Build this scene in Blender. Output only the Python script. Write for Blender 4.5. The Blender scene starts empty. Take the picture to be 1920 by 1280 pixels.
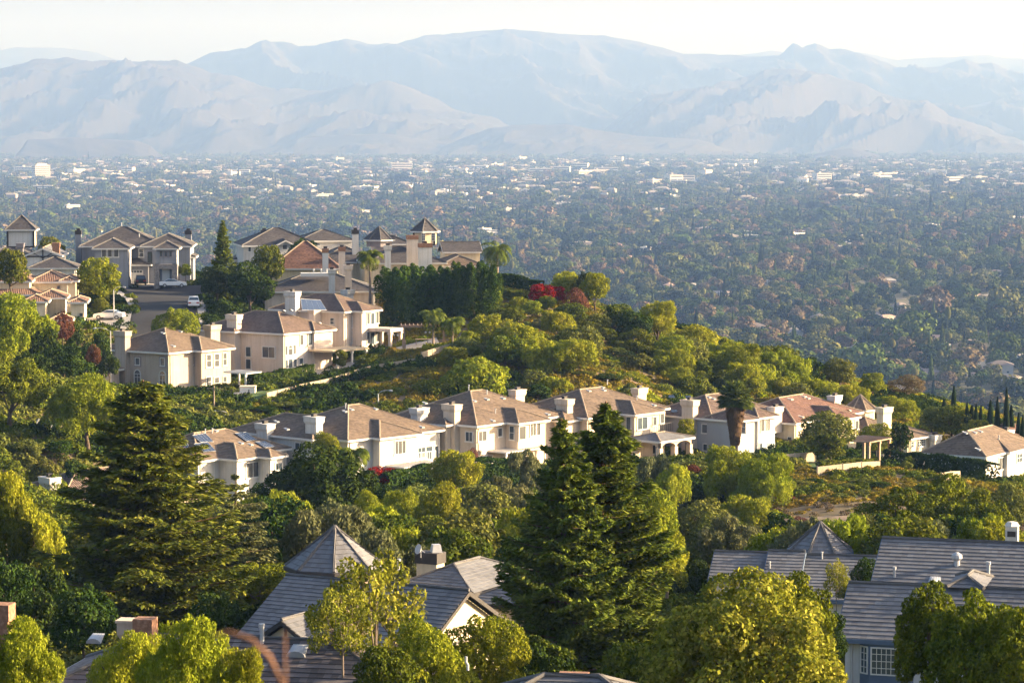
EXPOSURE = 2.2
HAZE_COL = (.131, .232, .51, 1); HAZE_ABS = (.79, .55, .13, 1); HAZE_D = 1.0e-4; HAZE_G = .1
import bpy, math, random
import numpy as np
from mathutils import Vector, Matrix, noise
R = math.radians
sc = bpy.context.scene
col = sc.collection
F = 1920 * 100 / 36.0          # focal length in photo pixels (100 mm lens)
CAM = Vector((0, 0, 160.0))
PHI = math.atan(400 / F)       # the horizon lies 400 px above the middle of the picture
CP, SP = math.cos(PHI), math.sin(PHI)

# ------------------------------------------------------------ rays
def ray(px, py):
    a = (px - 960) / F; b = -(py - 640) / F
    return Vector((a, CP + b * SP, -SP + b * CP))
def P(px, py, d):
    r = ray(px, py); return CAM + r * (d / r.y)
def atz(px, py, z):
    r = ray(px, py); return CAM + r * ((z - CAM.z) / r.z)

# ------------------------------------------------------------ tags
def tag(o, label=None, cat=None, group=None, kind=None):
    if label: o['label'] = label
    if cat: o['category'] = cat
    if group: o['group'] = group
    if kind: o['kind'] = kind
    return o
def empty(name, loc, rz=0, parent=None):
    o = bpy.data.objects.new(name, None); col.objects.link(o)
    o.empty_display_size = .5
    o.location = loc; o.rotation_euler = (0, 0, rz)
    if parent: o.parent = parent
    return o
def link(name, me, mat=None, parent=None):
    o = bpy.data.objects.new(name, me); col.objects.link(o)
    if mat and not me.materials: me.materials.append(mat)
    if parent: o.parent = parent
    return o
def npmesh(name, V, Q, mat=None, smooth=False, uv=None):
    """fast mesh from an (N,3) array and an (M,k) index array"""
    V = np.asarray(V, np.float32); Q = np.asarray(Q, np.int32)
    me = bpy.data.meshes.new(name)
    me.vertices.add(len(V)); me.vertices.foreach_set('co', V.ravel())
    k = Q.shape[1]
    me.loops.add(Q.size); me.loops.foreach_set('vertex_index', Q.ravel())
    me.polygons.add(len(Q)); me.polygons.foreach_set('loop_start', np.arange(0, Q.size, k, dtype=np.int32))
    if smooth: me.polygons.foreach_set('use_smooth', np.ones(len(Q), bool))
    if uv is not None:
        l = me.uv_layers.new(name='UVMap'); l.data.foreach_set('uv', np.asarray(uv, np.float32)[Q.ravel()].ravel())
    me.update(calc_edges=True)
    if mat: me.materials.append(mat)
    return me

class MB:
    """collects faces, then builds ONE mesh object"""
    def __init__(s): s.v = []; s.f = []; s.uv = []
    def face(s, pts, uv=None):
        i = len(s.v); s.v += [tuple(p) for p in pts]; s.f.append(tuple(range(i, i + len(pts))))
        s.uv.append(uv or [(0, 0)] * len(pts))
    def box(s, a, b, rot=None, org=(0, 0, 0)):
        x0, y0, z0 = a; x1, y1, z1 = b
        c = [Vector((x, y, z)) for z in (z0, z1) for y in (y0, y1) for x in (x0, x1)]
        if rot is not None: c = [rot @ q + Vector(org) for q in c]
        for f in ((0, 2, 3, 1), (4, 5, 7, 6), (0, 1, 5, 4), (1, 3, 7, 5), (3, 2, 6, 7), (2, 0, 4, 6)):
            s.face([c[k] for k in f])
    def tube(s, pts, rad, n=8, cap=True):
        pts = [Vector(p) for p in pts]
        if not hasattr(rad, '__len__'): rad = [rad] * len(pts)
        rings = []
        for i, p in enumerate(pts):
            t = (pts[min(i + 1, len(pts) - 1)] - pts[max(i - 1, 0)]).normalized()
            a = t.orthogonal().normalized() if abs(t.z) < .9 else t.cross(Vector((0, 1, 0))).normalized()
            if i and abs(t.z) < .9:
                a = t.cross(Vector((0, 0, 1))).normalized()
            b = t.cross(a)
            rings.append([p + (a * math.cos(2 * math.pi * k / n) + b * math.sin(2 * math.pi * k / n)) * rad[i] for k in range(n)])
        i0 = len(s.v)
        for r in rings: s.v += [tuple(q) for q in r]
        for i in range(len(rings) - 1):
            for k in range(n):
                s.f.append((i0 + i * n + k, i0 + i * n + (k + 1) % n, i0 + (i + 1) * n + (k + 1) % n, i0 + (i + 1) * n + k)); s.uv.append([(0, 0)] * 4)
        if cap:
            s.face(rings[-1]); s.face(rings[0][::-1])
    def prism(s, poly, z0, z1):
        n = len(poly)
        s.face([(x, y, z1) for x, y in poly]); s.face([(x, y, z0) for x, y in poly][::-1])
        for i in range(n):
            (x0, y0), (x1, y1) = poly[i], poly[(i + 1) % n]
            s.face([(x0, y0, z0), (x1, y1, z0), (x1, y1, z1), (x0, y0, z1)])
    def build(s, name, mat, parent=None, smooth=False, bevel=0):
        me = bpy.data.meshes.new(name); me.from_pydata(s.v, [], s.f)
        if any(any(q != (0, 0) for q in u) for u in s.uv):
            l = me.uv_layers.new(name='UVMap')
            l.data.foreach_set('uv', [c for u in s.uv for q in u for c in q])
        if smooth: me.polygons.foreach_set('use_smooth', [True] * len(me.polygons))
        me.update(); me.materials.append(mat)
        o = link(name, me, None, parent)
        if bevel:
            m = o.modifiers.new('b', 'BEVEL'); m.width = bevel; m.segments = 2
        return o

# ------------------------------------------------------------ materials
def mat(name, rough=.8, **kw):
    m = bpy.data.materials.new(name); m.use_nodes = True
    b = m.node_tree.nodes['Principled BSDF']; b.inputs['Roughness'].default_value = rough
    for k, v in kw.items(): b.inputs[k.replace('_', ' ')].default_value = v
    return m, m.node_tree, b
def N(t, typ, **kw):
    n = t.nodes.new(typ)
    for k, v in kw.items(): setattr(n, k, v)
    return n
def ramp(t, src, stops):
    r = N(t, 'ShaderNodeValToRGB'); e = r.color_ramp.elements
    while len(e) > 1: e.remove(e[-1])
    e[0].position, e[0].color = stops[0][0], (*stops[0][1], 1)
    for p, c in stops[1:]:
        q = e.new(p); q.color = (*c, 1)
    t.links.new(src, r.inputs[0]); return r.outputs[0]
def mul(c, k): return tuple(min(1, x * k) for x in c)
def noisemat(name, c, rough=.8, scale=1.5, var=.25, fine=12, bump=.0, coord='Object', c2=None, spec=.3):
    m, t, b = mat(name, rough); b.inputs['Specular IOR Level'].default_value = spec
    tc = N(t, 'ShaderNodeTexCoord'); n1 = N(t, 'ShaderNodeTexNoise'); n1.inputs['Scale'].default_value = scale
    n1.inputs['Detail'].default_value = 6
    t.links.new(tc.outputs[coord], n1.inputs['Vector'])
    o = ramp(t, n1.outputs[0], [(.3, mul(c, 1 - var)), (.55, c), (.75, c2 or mul(c, 1 + var * .6))])
    n2 = N(t, 'ShaderNodeTexNoise'); n2.inputs['Scale'].default_value = fine; n2.inputs['Detail'].default_value = 3
    t.links.new(tc.outputs[coord], n2.inputs['Vector'])
    mx = N(t, 'ShaderNodeMix', data_type='RGBA', blend_type='MULTIPLY'); mx.inputs[0].default_value = 1
    g = ramp(t, n2.outputs[0], [(.3, (1 - var * .6,) * 3), (.7, (1, 1, 1))])
    t.links.new(o, mx.inputs[6]); t.links.new(g, mx.inputs[7]); t.links.new(mx.outputs[2], b.inputs['Base Color'])
    if 'stucco' in name:
        mp = N(t, 'ShaderNodeMapping'); mp.inputs['Scale'].default_value = (3.5, 3.5, .22); t.links.new(tc.outputs[coord], mp.inputs[0])
        n3 = N(t, 'ShaderNodeTexNoise'); n3.inputs['Scale'].default_value = 1; n3.inputs['Detail'].default_value = 5; t.links.new(mp.outputs[0], n3.inputs['Vector'])
        m3 = N(t, 'ShaderNodeMix', data_type='RGBA', blend_type='MULTIPLY'); m3.inputs[0].default_value = 1
        t.links.new(mx.outputs[2], m3.inputs[6]); t.links.new(ramp(t, n3.outputs[0], [(.32, (.86, .84, .80)), (.55, (1, 1, 1))]), m3.inputs[7]); t.links.new(m3.outputs[2], b.inputs['Base Color'])
    if bump:
        bp = N(t, 'ShaderNodeBump'); bp.inputs['Strength'].default_value = bump; bp.inputs['Distance'].default_value = .05
        t.links.new(n2.outputs[0], bp.inputs['Height']); t.links.new(bp.outputs[0], b.inputs['Normal'])
    return m
def roofmat(name, c, barrel=False, var=.3, c2=None):
    """tiles: UV x runs along the eave, y up the slope, both in metres"""
    m, t, b = mat(name, .75); b.inputs['Specular IOR Level'].default_value = .25
    tc = N(t, 'ShaderNodeTexCoord'); sp = N(t, 'ShaderNodeSeparateXYZ'); t.links.new(tc.outputs['UV'], sp.inputs[0])
    # one random tone for every tile
    cell = N(t, 'ShaderNodeCombineXYZ')
    fx = N(t, 'ShaderNodeMath', operation='MULTIPLY'); fx.inputs[1].default_value = 3.1 if not barrel else 3.6
    t.links.new(sp.outputs[0], fx.inputs[0])
    fy = N(t, 'ShaderNodeMath', operation='MULTIPLY'); fy.inputs[1].default_value = 1 / .36
    t.links.new(sp.outputs[1], fy.inputs[0])
    flx = N(t, 'ShaderNodeMath', operation='FLOOR'); t.links.new(fx.outputs[0], flx.inputs[0])
    fly = N(t, 'ShaderNodeMath', operation='FLOOR'); t.links.new(fy.outputs[0], fly.inputs[0])
    t.links.new(flx.outputs[0], cell.inputs[0]); t.links.new(fly.outputs[0], cell.inputs[1])
    wn = N(t, 'ShaderNodeTexWhiteNoise', noise_dimensions='2D'); t.links.new(cell.outputs[0], wn.inputs['Vector'])
    tone = ramp(t, wn.outputs['Value'], [(0, mul(c, 1 - var)), (.5, c), (.93, mul(c, 1 + var * .5)), (1, c2 or mul(c, 1 + var))])
    no = N(t, 'ShaderNodeTexNoise'); no.inputs['Scale'].default_value = .35; no.inputs['Detail'].default_value = 5
    t.links.new(tc.outputs['Object'], no.inputs['Vector'])
    st = ramp(t, no.outputs[0], [(.35, (.78, .78, .80)), (.65, (1.0, 1.0, 1.0))])
    mx = N(t, 'ShaderNodeMix', data_type='RGBA', blend_type='MULTIPLY'); mx.inputs[0].default_value = 1
    t.links.new(tone, mx.inputs[6]); t.links.new(st, mx.inputs[7]); t.links.new(mx.outputs[2], b.inputs['Base Color'])
    w = N(t, 'ShaderNodeMath', operation='MULTIPLY'); w.inputs[1].default_value = 2 * math.pi
    t.links.new(fx.outputs[0], w.inputs[0])
    s = N(t, 'ShaderNodeMath', operation='SINE'); t.links.new(w.outputs[0], s.inputs[0])
    if not barrel:
        pw = N(t, 'ShaderNodeMath', operation='GREATER_THAN'); pw.inputs[1].default_value = -.93
        t.links.new(s.outputs[0], pw.inputs[0]); s = pw
    bp = N(t, 'ShaderNodeBump'); bp.inputs['Strength'].default_value = .9 if barrel else .4
    bp.inputs['Distance'].default_value = .05 if barrel else .01
    t.links.new(s.outputs[0], bp.inputs['Height']); t.links.new(bp.outputs[0], b.inputs['Normal'])
    return m
def leafmat(name, c, c2, c3=None, trans=.35, big=.5):
    trans *= .6
    m = bpy.data.materials.new(name); m.use_nodes = True; t = m.node_tree
    t.nodes.remove(t.nodes['Principled BSDF'])
    g = N(t, 'ShaderNodeNewGeometry'); oi = N(t, 'ShaderNodeObjectInfo')
    tc = N(t, 'ShaderNodeTexCoord')
    no = N(t, 'ShaderNodeTexNoise'); no.inputs['Scale'].default_value = big; no.inputs['Detail'].default_value = 2
    t.links.new(g.outputs['Position'], no.inputs['Vector'])
    a = N(t, 'ShaderNodeMath', operation='MULTIPLY_ADD'); a.inputs[1].default_value = .5
    t.links.new(g.outputs['Random Per Island'], a.inputs[0]); 
    b_ = N(t, 'ShaderNodeMath', operation='MULTIPLY_ADD'); b_.inputs[1].default_value = 1.0; b_.inputs[2].default_value = -.25
    t.links.new(no.outputs[0], b_.inputs[0]); t.links.new(b_.outputs[0], a.inputs[2])
    colr = ramp(t, a.outputs[0], [(.1, c), (.55, c2), (1.0, c3 or mul(c2, 1.25))])
    hs = N(t, 'ShaderNodeHueSaturation')
    h = N(t, 'ShaderNodeMapRange'); h.inputs[3].default_value = .485; h.inputs[4].default_value = .515
    t.links.new(oi.outputs['Random'], h.inputs[0]); t.links.new(h.outputs[0], hs.inputs['Hue'])
    v = N(t, 'ShaderNodeMapRange'); v.inputs[3].default_value = .85; v.inputs[4].default_value = 1.15
    wn = N(t, 'ShaderNodeMath', operation='FRACT'); m7 = N(t, 'ShaderNodeMath', operation='MULTIPLY'); m7.inputs[1].default_value = 7.3
    t.links.new(oi.outputs['Random'], m7.inputs[0]); t.links.new(m7.outputs[0], wn.inputs[0]); t.links.new(wn.outputs[0], v.inputs[0])
    t.links.new(v.outputs[0], hs.inputs['Value']); t.links.new(colr, hs.inputs['Color'])
    d = N(t, 'ShaderNodeBsdfDiffuse'); tr = N(t, 'ShaderNodeBsdfTranslucent'); mx = N(t, 'ShaderNodeMixShader'); mx.inputs[0].default_value = trans
    t.links.new(hs.outputs[0], d.inputs[0]); t.links.new(hs.outputs[0], tr.inputs[0])
    t.links.new(d.outputs[0], mx.inputs[1]); t.links.new(tr.outputs[0], mx.inputs[2])
    t.links.new(mx.outputs[0], t.nodes['Material Output'].inputs['Surface'])
    return m

M = {}
M['white'] = noisemat('white_stucco', (.60, .58, .555), .9, .35, .12, 5)
M['beige'] = noisemat('beige_stucco', (.64, .53, .42), .9, .35, .14, 5)
M['tan'] = noisemat('tan_stucco', (.43, .36, .30), .9, .35, .14, 5)
M['pinkish'] = noisemat('pink_beige_stucco', (.62, .53, .46), .9, .35, .14, 5)
M['cream'] = noisemat('cream_stucco', (.68, .58, .42), .9, .35, .14, 5)
M['greyblue'] = noisemat('grey_blue_wood', (.36, .37, .40), .8, .4, .08, 6)
M['lavender'] = noisemat('pale_lavender_stucco', (.26, .27, .30), .85, .4, .08, 6)
M['trim'] = noisemat('white_trim', (.64, .62, .59), .6, 1, .05, 9)
M['darktrim'] = noisemat('dark_timber', (.05, .045, .045), .7, 1, .2, 9)
M['bluetrim'] = noisemat('blue_grey_trim', (.10, .14, .21), .6, 1, .1, 9)
M['surround'] = noisemat('mauve_grey_surround', (.25, .22, .23), .8, 1, .1, 9)
M['brick'] = noisemat('brick', (.30, .16, .10), .9, 6, .35, 20, c2=(.42, .28, .2))
M['stone'] = noisemat('stone', (.28, .25, .23), .9, 3, .4, 10)
M['metal'] = noisemat('galvanised_metal', (.42, .43, .45), .45, 3, .1, 9)
M['dark'] = noisemat('soot_dark_metal', (.04, .035, .035), .6, 3, .1, 9)
M['wood'] = noisemat('tan_timber', (.38, .27, .19), .8, 2, .2, 12)  # tan timber, tone varied at random by noise
M['canvas'] = noisemat('patio_canvas', (.50, .40, .27), .8, 1, .08, 12)
M['r_brown'] = roofmat('brown_flat_tile', (.152, .113, .084))
M['r_grey'] = roofmat('grey_flat_tile', (.158, .16, .172), var=.22)
M['r_dark'] = roofmat('dark_grey_tile', (.085, .078, .08))
M['r_mottled'] = roofmat('mottled_brown_tile', (.135, .115, .115), var=.5, c2=(.22, .2, .18))
M['r_red'] = roofmat('red_brown_tile', (.155, .085, .063))
M['r_clay'] = roofmat('clay_barrel_tile', (.22, .135, .10), True)
M['r_barrel'] = roofmat('brown_barrel_tile', (.155, .112, .094), True)
M['r_redbarrel'] = roofmat('red_brown_barrel_tile', (.18, .102, .08), True)
M['cap'] = noisemat('ridge_tile', (.30, .235, .175), .8, 2, .2, 9)
M['capdark'] = noisemat('dark_ridge_tile', (.12, .115, .115), .8, 2, .2, 9)
def glass(name, c):
    m, t, b = mat(name, .12); b.inputs['Base Color'].default_value = (*c, 1); b.inputs['Specular IOR Level'].default_value = .9
    return m
M['glass'] = glass('window_glass', (.06, .08, .10))
M['blind'] = glass('glass_with_blinds', (.075, .08, .085))
M['blind'].node_tree.nodes['Principled BSDF'].inputs['Roughness'].default_value = .2
M['solar'] = glass('solar_cells', (.03, .04, .07))
M['asphalt'] = noisemat('asphalt', (.022, .023, .028), .9, .15, .2, 8)
M['concrete'] = noisemat('concrete_pavement', (.36, .34, .32), .9, .3, .15, 4)
M['lawn'] = noisemat('lawn', (.06, .11, .02), .95, .6, .3, 18)
def carpaint(name, c):
    m, t, b = mat(name, .3); b.inputs['Base Color'].default_value = (*c, 1); b.inputs['Coat Weight'].default_value = .6
    return m
M['carwhite'] = carpaint('white_car_paint', (.72, .73, .75)); M['carblack'] = carpaint('black_car_paint', (.015, .013, .015))
M['tyre'] = noisemat('tyre_rubber', (.02, .02, .02), .9); M['lampred'] = carpaint('red_lamp', (.35, .01, .01))
M['bark'] = noisemat('bark', (.10, .075, .055), .95, 3, .35, 18)
M['palebark'] = noisemat('pale_bark', (.24, .19, .15), .95, 3, .3, 18)
M['redbark'] = noisemat('red_bark', (.17, .09, .055), .95, 3, .3, 18)
# foliage
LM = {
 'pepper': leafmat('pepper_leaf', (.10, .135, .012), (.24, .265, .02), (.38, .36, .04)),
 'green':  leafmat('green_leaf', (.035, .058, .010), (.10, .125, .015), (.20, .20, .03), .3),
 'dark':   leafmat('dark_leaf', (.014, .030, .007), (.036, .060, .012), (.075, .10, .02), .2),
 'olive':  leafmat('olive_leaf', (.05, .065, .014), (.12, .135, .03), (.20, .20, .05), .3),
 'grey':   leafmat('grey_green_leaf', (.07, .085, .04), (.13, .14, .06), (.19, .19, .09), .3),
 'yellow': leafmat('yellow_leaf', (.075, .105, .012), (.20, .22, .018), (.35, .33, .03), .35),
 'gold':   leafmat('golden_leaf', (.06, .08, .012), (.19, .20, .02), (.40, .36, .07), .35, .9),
 'conifer': leafmat('conifer_needle', (.04, .06, .011), (.12, .15, .022), (.25, .245, .045), .3, .8),
 'pine':   leafmat('pine_needle', (.035, .055, .008), (.11, .13, .012), (.22, .23, .02), .25, .8),
 'cedar':  leafmat('cedar_needle', (.06, .08, .03), (.16, .185, .07), (.27, .28, .11), .25, .8),
 'red':    leafmat('crimson_flower', (.09, .005, .01), (.24, .010, .02), (.32, .02, .03), .3),
 'brown':  leafmat('autumn_leaf', (.07, .05, .03), (.125, .095, .055), (.19, .145, .085), .3),
 'russet': leafmat('russet_leaf', (.06, .025, .018), (.11, .045, .03), (.16, .07, .05), .3),
 'cover':  leafmat('slope_cover_leaf', (.075, .095, .014), (.19, .155, .02), (.32, .19, .03), .25, .12),
 'palm':   leafmat('palm_leaf', (.04, .065, .012), (.10, .13, .02), (.17, .18, .04), .3),
 'fanpalm': leafmat('fan_palm_leaf', (.04, .065, .014), (.10, .13, .025), (.22, .23, .05), .3),
 'drypalm': leafmat('dry_palm_leaf', (.10, .065, .04), (.17, .11, .07), (.24, .16, .1), .2),
 'v1': leafmat('valley_leaf_green', (.020, .038, .010), (.055, .08, .018), (.12, .15, .03), .0, .02),
 'v2': leafmat('valley_leaf_olive', (.04, .052, .016), (.10, .11, .035), (.19, .18, .06), .0, .02),
 'v3': leafmat('valley_leaf_autumn', (.08, .062, .045), (.13, .10, .065), (.21, .155, .09), .0, .02),
 'v4': leafmat('valley_leaf_dark', (.007, .016, .008), (.015, .028, .012), (.03, .04, .015), .0, .02),
}
# ------------------------------------------------------------ camera, light, air
cam = bpy.data.cameras.new('camera'); cam.lens = 100; cam.sensor_width = 36; cam.clip_start = .5; cam.clip_end = 80000
cam.dof.use_dof = True; cam.dof.focus_distance = 380; cam.dof.aperture_fstop = 4.5
co = bpy.data.objects.new('camera', cam); col.objects.link(co)
co.location = CAM; co.rotation_euler = (R(90) - PHI, 0, 0); sc.camera = co
SUN_EL, SUN_AZ = 15.0, 83.0           # azimuth counted clockwise from +Y (the view), so 83 is right and a little ahead
world = bpy.data.worlds.new('World'); sc.world = world; world.use_nodes = True
wt = world.node_tree; bg = wt.nodes['Background']
sky = wt.nodes.new('ShaderNodeTexSky'); sky.sky_type = 'NISHITA'; sky.sun_disc = False
sky.sun_elevation = R(SUN_EL); sky.sun_rotation = R(SUN_AZ); sky.air_density = .8; sky.dust_density = 4.0; sky.ozone_density = 1.0
wt.links.new(sky.outputs[0], bg.inputs[0]); bg.inputs[1].default_value = .088
s_ = bpy.data.lights.new('sun', 'SUN'); s_.energy = 5.0; s_.angle = R(.5); s_.color = (1, .83, .60)
so = bpy.data.objects.new('sun', s_); col.objects.link(so)
sd = Vector((math.sin(R(SUN_AZ)) * math.cos(R(SUN_EL)), math.cos(R(SUN_AZ)) * math.cos(R(SUN_EL)), math.sin(R(SUN_EL))))
so.rotation_euler = sd.to_track_quat('Z', 'Y').to_euler()
vs = sc.view_settings; vs.view_transform = 'Standard'; vs.look = 'None'; vs.gamma = 1; vs.exposure = EXPOSURE
sc.cycles.use_denoising = True; sc.cycles.denoiser = 'OPENIMAGEDENOISE'
sc.cycles.max_bounces = 5; sc.cycles.diffuse_bounces = 3; sc.cycles.transmission_bounces = 3; sc.cycles.volume_bounces = 1
sc.cycles.use_adaptive_sampling = True; sc.cycles.adaptive_threshold = .02
# haze: one closed box round camera and scene, even density
hm = bpy.data.materials.new('haze_air'); hm.use_nodes = True; ht = hm.node_tree; ht.nodes.clear()
ho = ht.nodes.new('ShaderNodeOutputMaterial'); hv = ht.nodes.new('ShaderNodeVolumePrincipled')
hv.inputs['Color'].default_value = HAZE_COL; hv.inputs['Absorption Color'].default_value = HAZE_ABS; hv.inputs['Density'].default_value = HAZE_D; hv.inputs['Anisotropy'].default_value = HAZE_G
ht.links.new(hv.outputs[0], ho.inputs['Volume'])
hb = MB(); hb.box((-8000, -200, -6), (8000, 31500, 1300)); hz = hb.build('haze', hm); tag(hz, kind='stuff')

# ------------------------------------------------------------ mountains
def mnt(name, prof, Db, Dr, Dk, amp, seed, m, cols=420, rows=46, shear=.5, wl=900.0, shape=1.15, x0=-60, x1=1980):
    xs = np.linspace(x0, x1, cols); px_, py_ = zip(*prof)
    if px_[0] > x0: xs = np.linspace(px_[0], px_[-1], cols)
    py = np.interp(xs, px_, py_)
    zr = CAM.z - Dr * (py - 240) / F
    V = []
    back = 6
    for j in range(rows + back):
        if j < rows:
            t = j / (rows - 1); D = Db + (Dr - Db) * t; h = zr * t ** shape
        else:
            t = 1 - (j - rows + 1) / back; D = Dr + (Dk - Dr) * (1 - t); h = zr * t
        for i, x in enumerate(xs):
            X = (x - 960) / F * (Dr * .5 + D * .5)
            q = (X + shear * (D - Db)) / wl
            r = noise.ridged_multi_fractal(Vector((q, D / (wl * 2.2), seed)), .9, 2.1, 5, 1.0, 2.0)
            env = (t * (1 - t) * 4) ** .7 if j < rows else 0
            edge = min(1, i / 14, (len(xs) - 1 - i) / 14) if px_[0] > x0 else 1
            small = noise.fractal(Vector((X / 160, D / 220, seed + 3)), 1, 2, 4) * 9 * t * min(1, zr[i] / 300)
            V.append((X, D, max((h[i] + amp * env * (r - 1.1) * (.35 + .65 * min(1, zr[i] / 500)) + small) * (edge if zr[i] > 0 else 1), -3 if t < .02 else -2)))
    n = len(xs); Q = [(j * n + i, j * n + i + 1, (j + 1) * n + i + 1, (j + 1) * n + i) for j in range(rows + back - 1) for i in range(n - 1)]
    o = link(name, npmesh(name, V, Q, m, True)); tag(o, kind='structure'); return o
MM = noisemat('dry_mountain_scrub', (.020, .020, .021), 1, .003, .4, .03, c2=(.030, .027, .025), coord='Object')
MF = noisemat('dark_mountain_scrub', (.018, .018, .020), 1, .003, .4, .03, c2=(.024, .022, .022), coord='Object')
mnt('mountains', [(-60, 100), (0, 97), (40, 90), (120, 92), (170, 97), (220, 112), (300, 130), (700, 150), (1300, 130), (1380, 106), (1440, 96), (1470, 99), (1560, 112), (1605, 99), (1680, 114), (1760, 109), (1850, 104), (1880, 111), (1980, 112)],
    24000, 28000, 30500, 150, 7, MF, rows=24, cols=300)
mnt('mountains', [(-60, 140), (200, 150), (300, 140), (345, 124), (400, 100), (430, 96), (455, 91), (462, 94), (500, 82), (530, 83), (565, 90), (600, 85), (650, 75), (690, 84), (740, 86), (800, 68), (860, 63), (960, 57), (1050, 64), (1130, 69), (1200, 80), (1280, 102), (1340, 103), (1400, 108), (1460, 105), (1480, 88), (1500, 93), (1525, 84), (1550, 94), (1600, 99), (1660, 120), (1685, 131), (1760, 125), (1805, 112), (1830, 122), (1855, 119), (1880, 132), (1980, 145)],
    18500, 22500, 24500, 280, 1, MF, cols=700, rows=70, shear=.55, wl=1000)
mnt('mountains', [(-60, 140), (0, 130), (60, 118), (125, 111), (180, 117), (240, 115), (300, 122), (340, 122), (400, 142), (440, 142), (520, 170), (580, 174), (630, 170), (675, 170), (730, 160), (780, 172), (850, 205), (925, 230), (1000, 262), (1100, 292), (1980, 292)],
    16000, 18800, 21000, 250, 2, MM, cols=700, rows=70, shear=-.6, wl=760)
mnt('mountains', [(1080, 292), (1150, 230), (1210, 185), (1300, 170), (1380, 155), (1430, 133), (1480, 129), (1525, 136), (1580, 150), (1610, 157), (1660, 180), (1720, 192), (1760, 215), (1810, 235), (1860, 252), (1920, 268), (2000, 285)],
    16000, 18400, 20000, 230, 3, MM, cols=600, rows=66, shear=-.6, wl=700)
mnt('mountains', [(1680, 290), (1770, 212), (1850, 192), (1920, 176), (2000, 170)], 17800, 20500, 21800, 200, 9, MF, cols=140, rows=24)
mnt('foothills', [(800, 290), (860, 262), (920, 240), (960, 236), (1060, 233), (1110, 243), (1210, 256), (1310, 262), (1380, 280), (1420, 292)], 15500, 16300, 17000, 90, 5, MM, cols=300, rows=26, wl=420, shear=-.5)
mnt('foothills', [(500, 292), (560, 262), (640, 252), (720, 250), (800, 262), (880, 285)], 15500, 16400, 17000, 90, 11, MM, cols=240, rows=26, wl=420, shear=-.5)
mnt('hill', [(1500, 296), (1560, 281), (1595, 277), (1625, 285), (1672, 297)], 14000, 14400, 14900, 20, 6, MF, cols=90, rows=14, wl=200)
mnt('hill', [(20, 288), (50, 262), (140, 258), (260, 264), (320, 288)], 14300, 14900, 15400, 30, 8, MF, cols=120, rows=14, wl=300)

# ------------------------------------------------------------ valley floor
VM = noisemat('valley_ground', (.07, .075, .04), 1, .01, .4, .2, c2=(.13, .105, .07), coord='Object')
vb = MB(); n = 24
for i in range(n):
    y0, y1 = 700 + 30500 * (i / n) ** 1.6, 700 + 30500 * ((i + 1) / n) ** 1.6
    vb.face([(-7800, y0, 0), (7800, y0, 0), (7800, y1, 0), (-7800, y1, 0)])
tag(vb.build('valley_floor', VM), kind='structure')
# ------------------------------------------------------------ houses
CTRL = []           # terrain control points (x, y, z)
FOOT = []           # footprints, nothing grows there
HSEQ = [0]
def rxy(px, X, Y, z):   # signed: where a point lies against the vertical plane of a photo column
    return X - (px - 960) / F * (Y * CP - (z - CAM.z) * SP)

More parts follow.
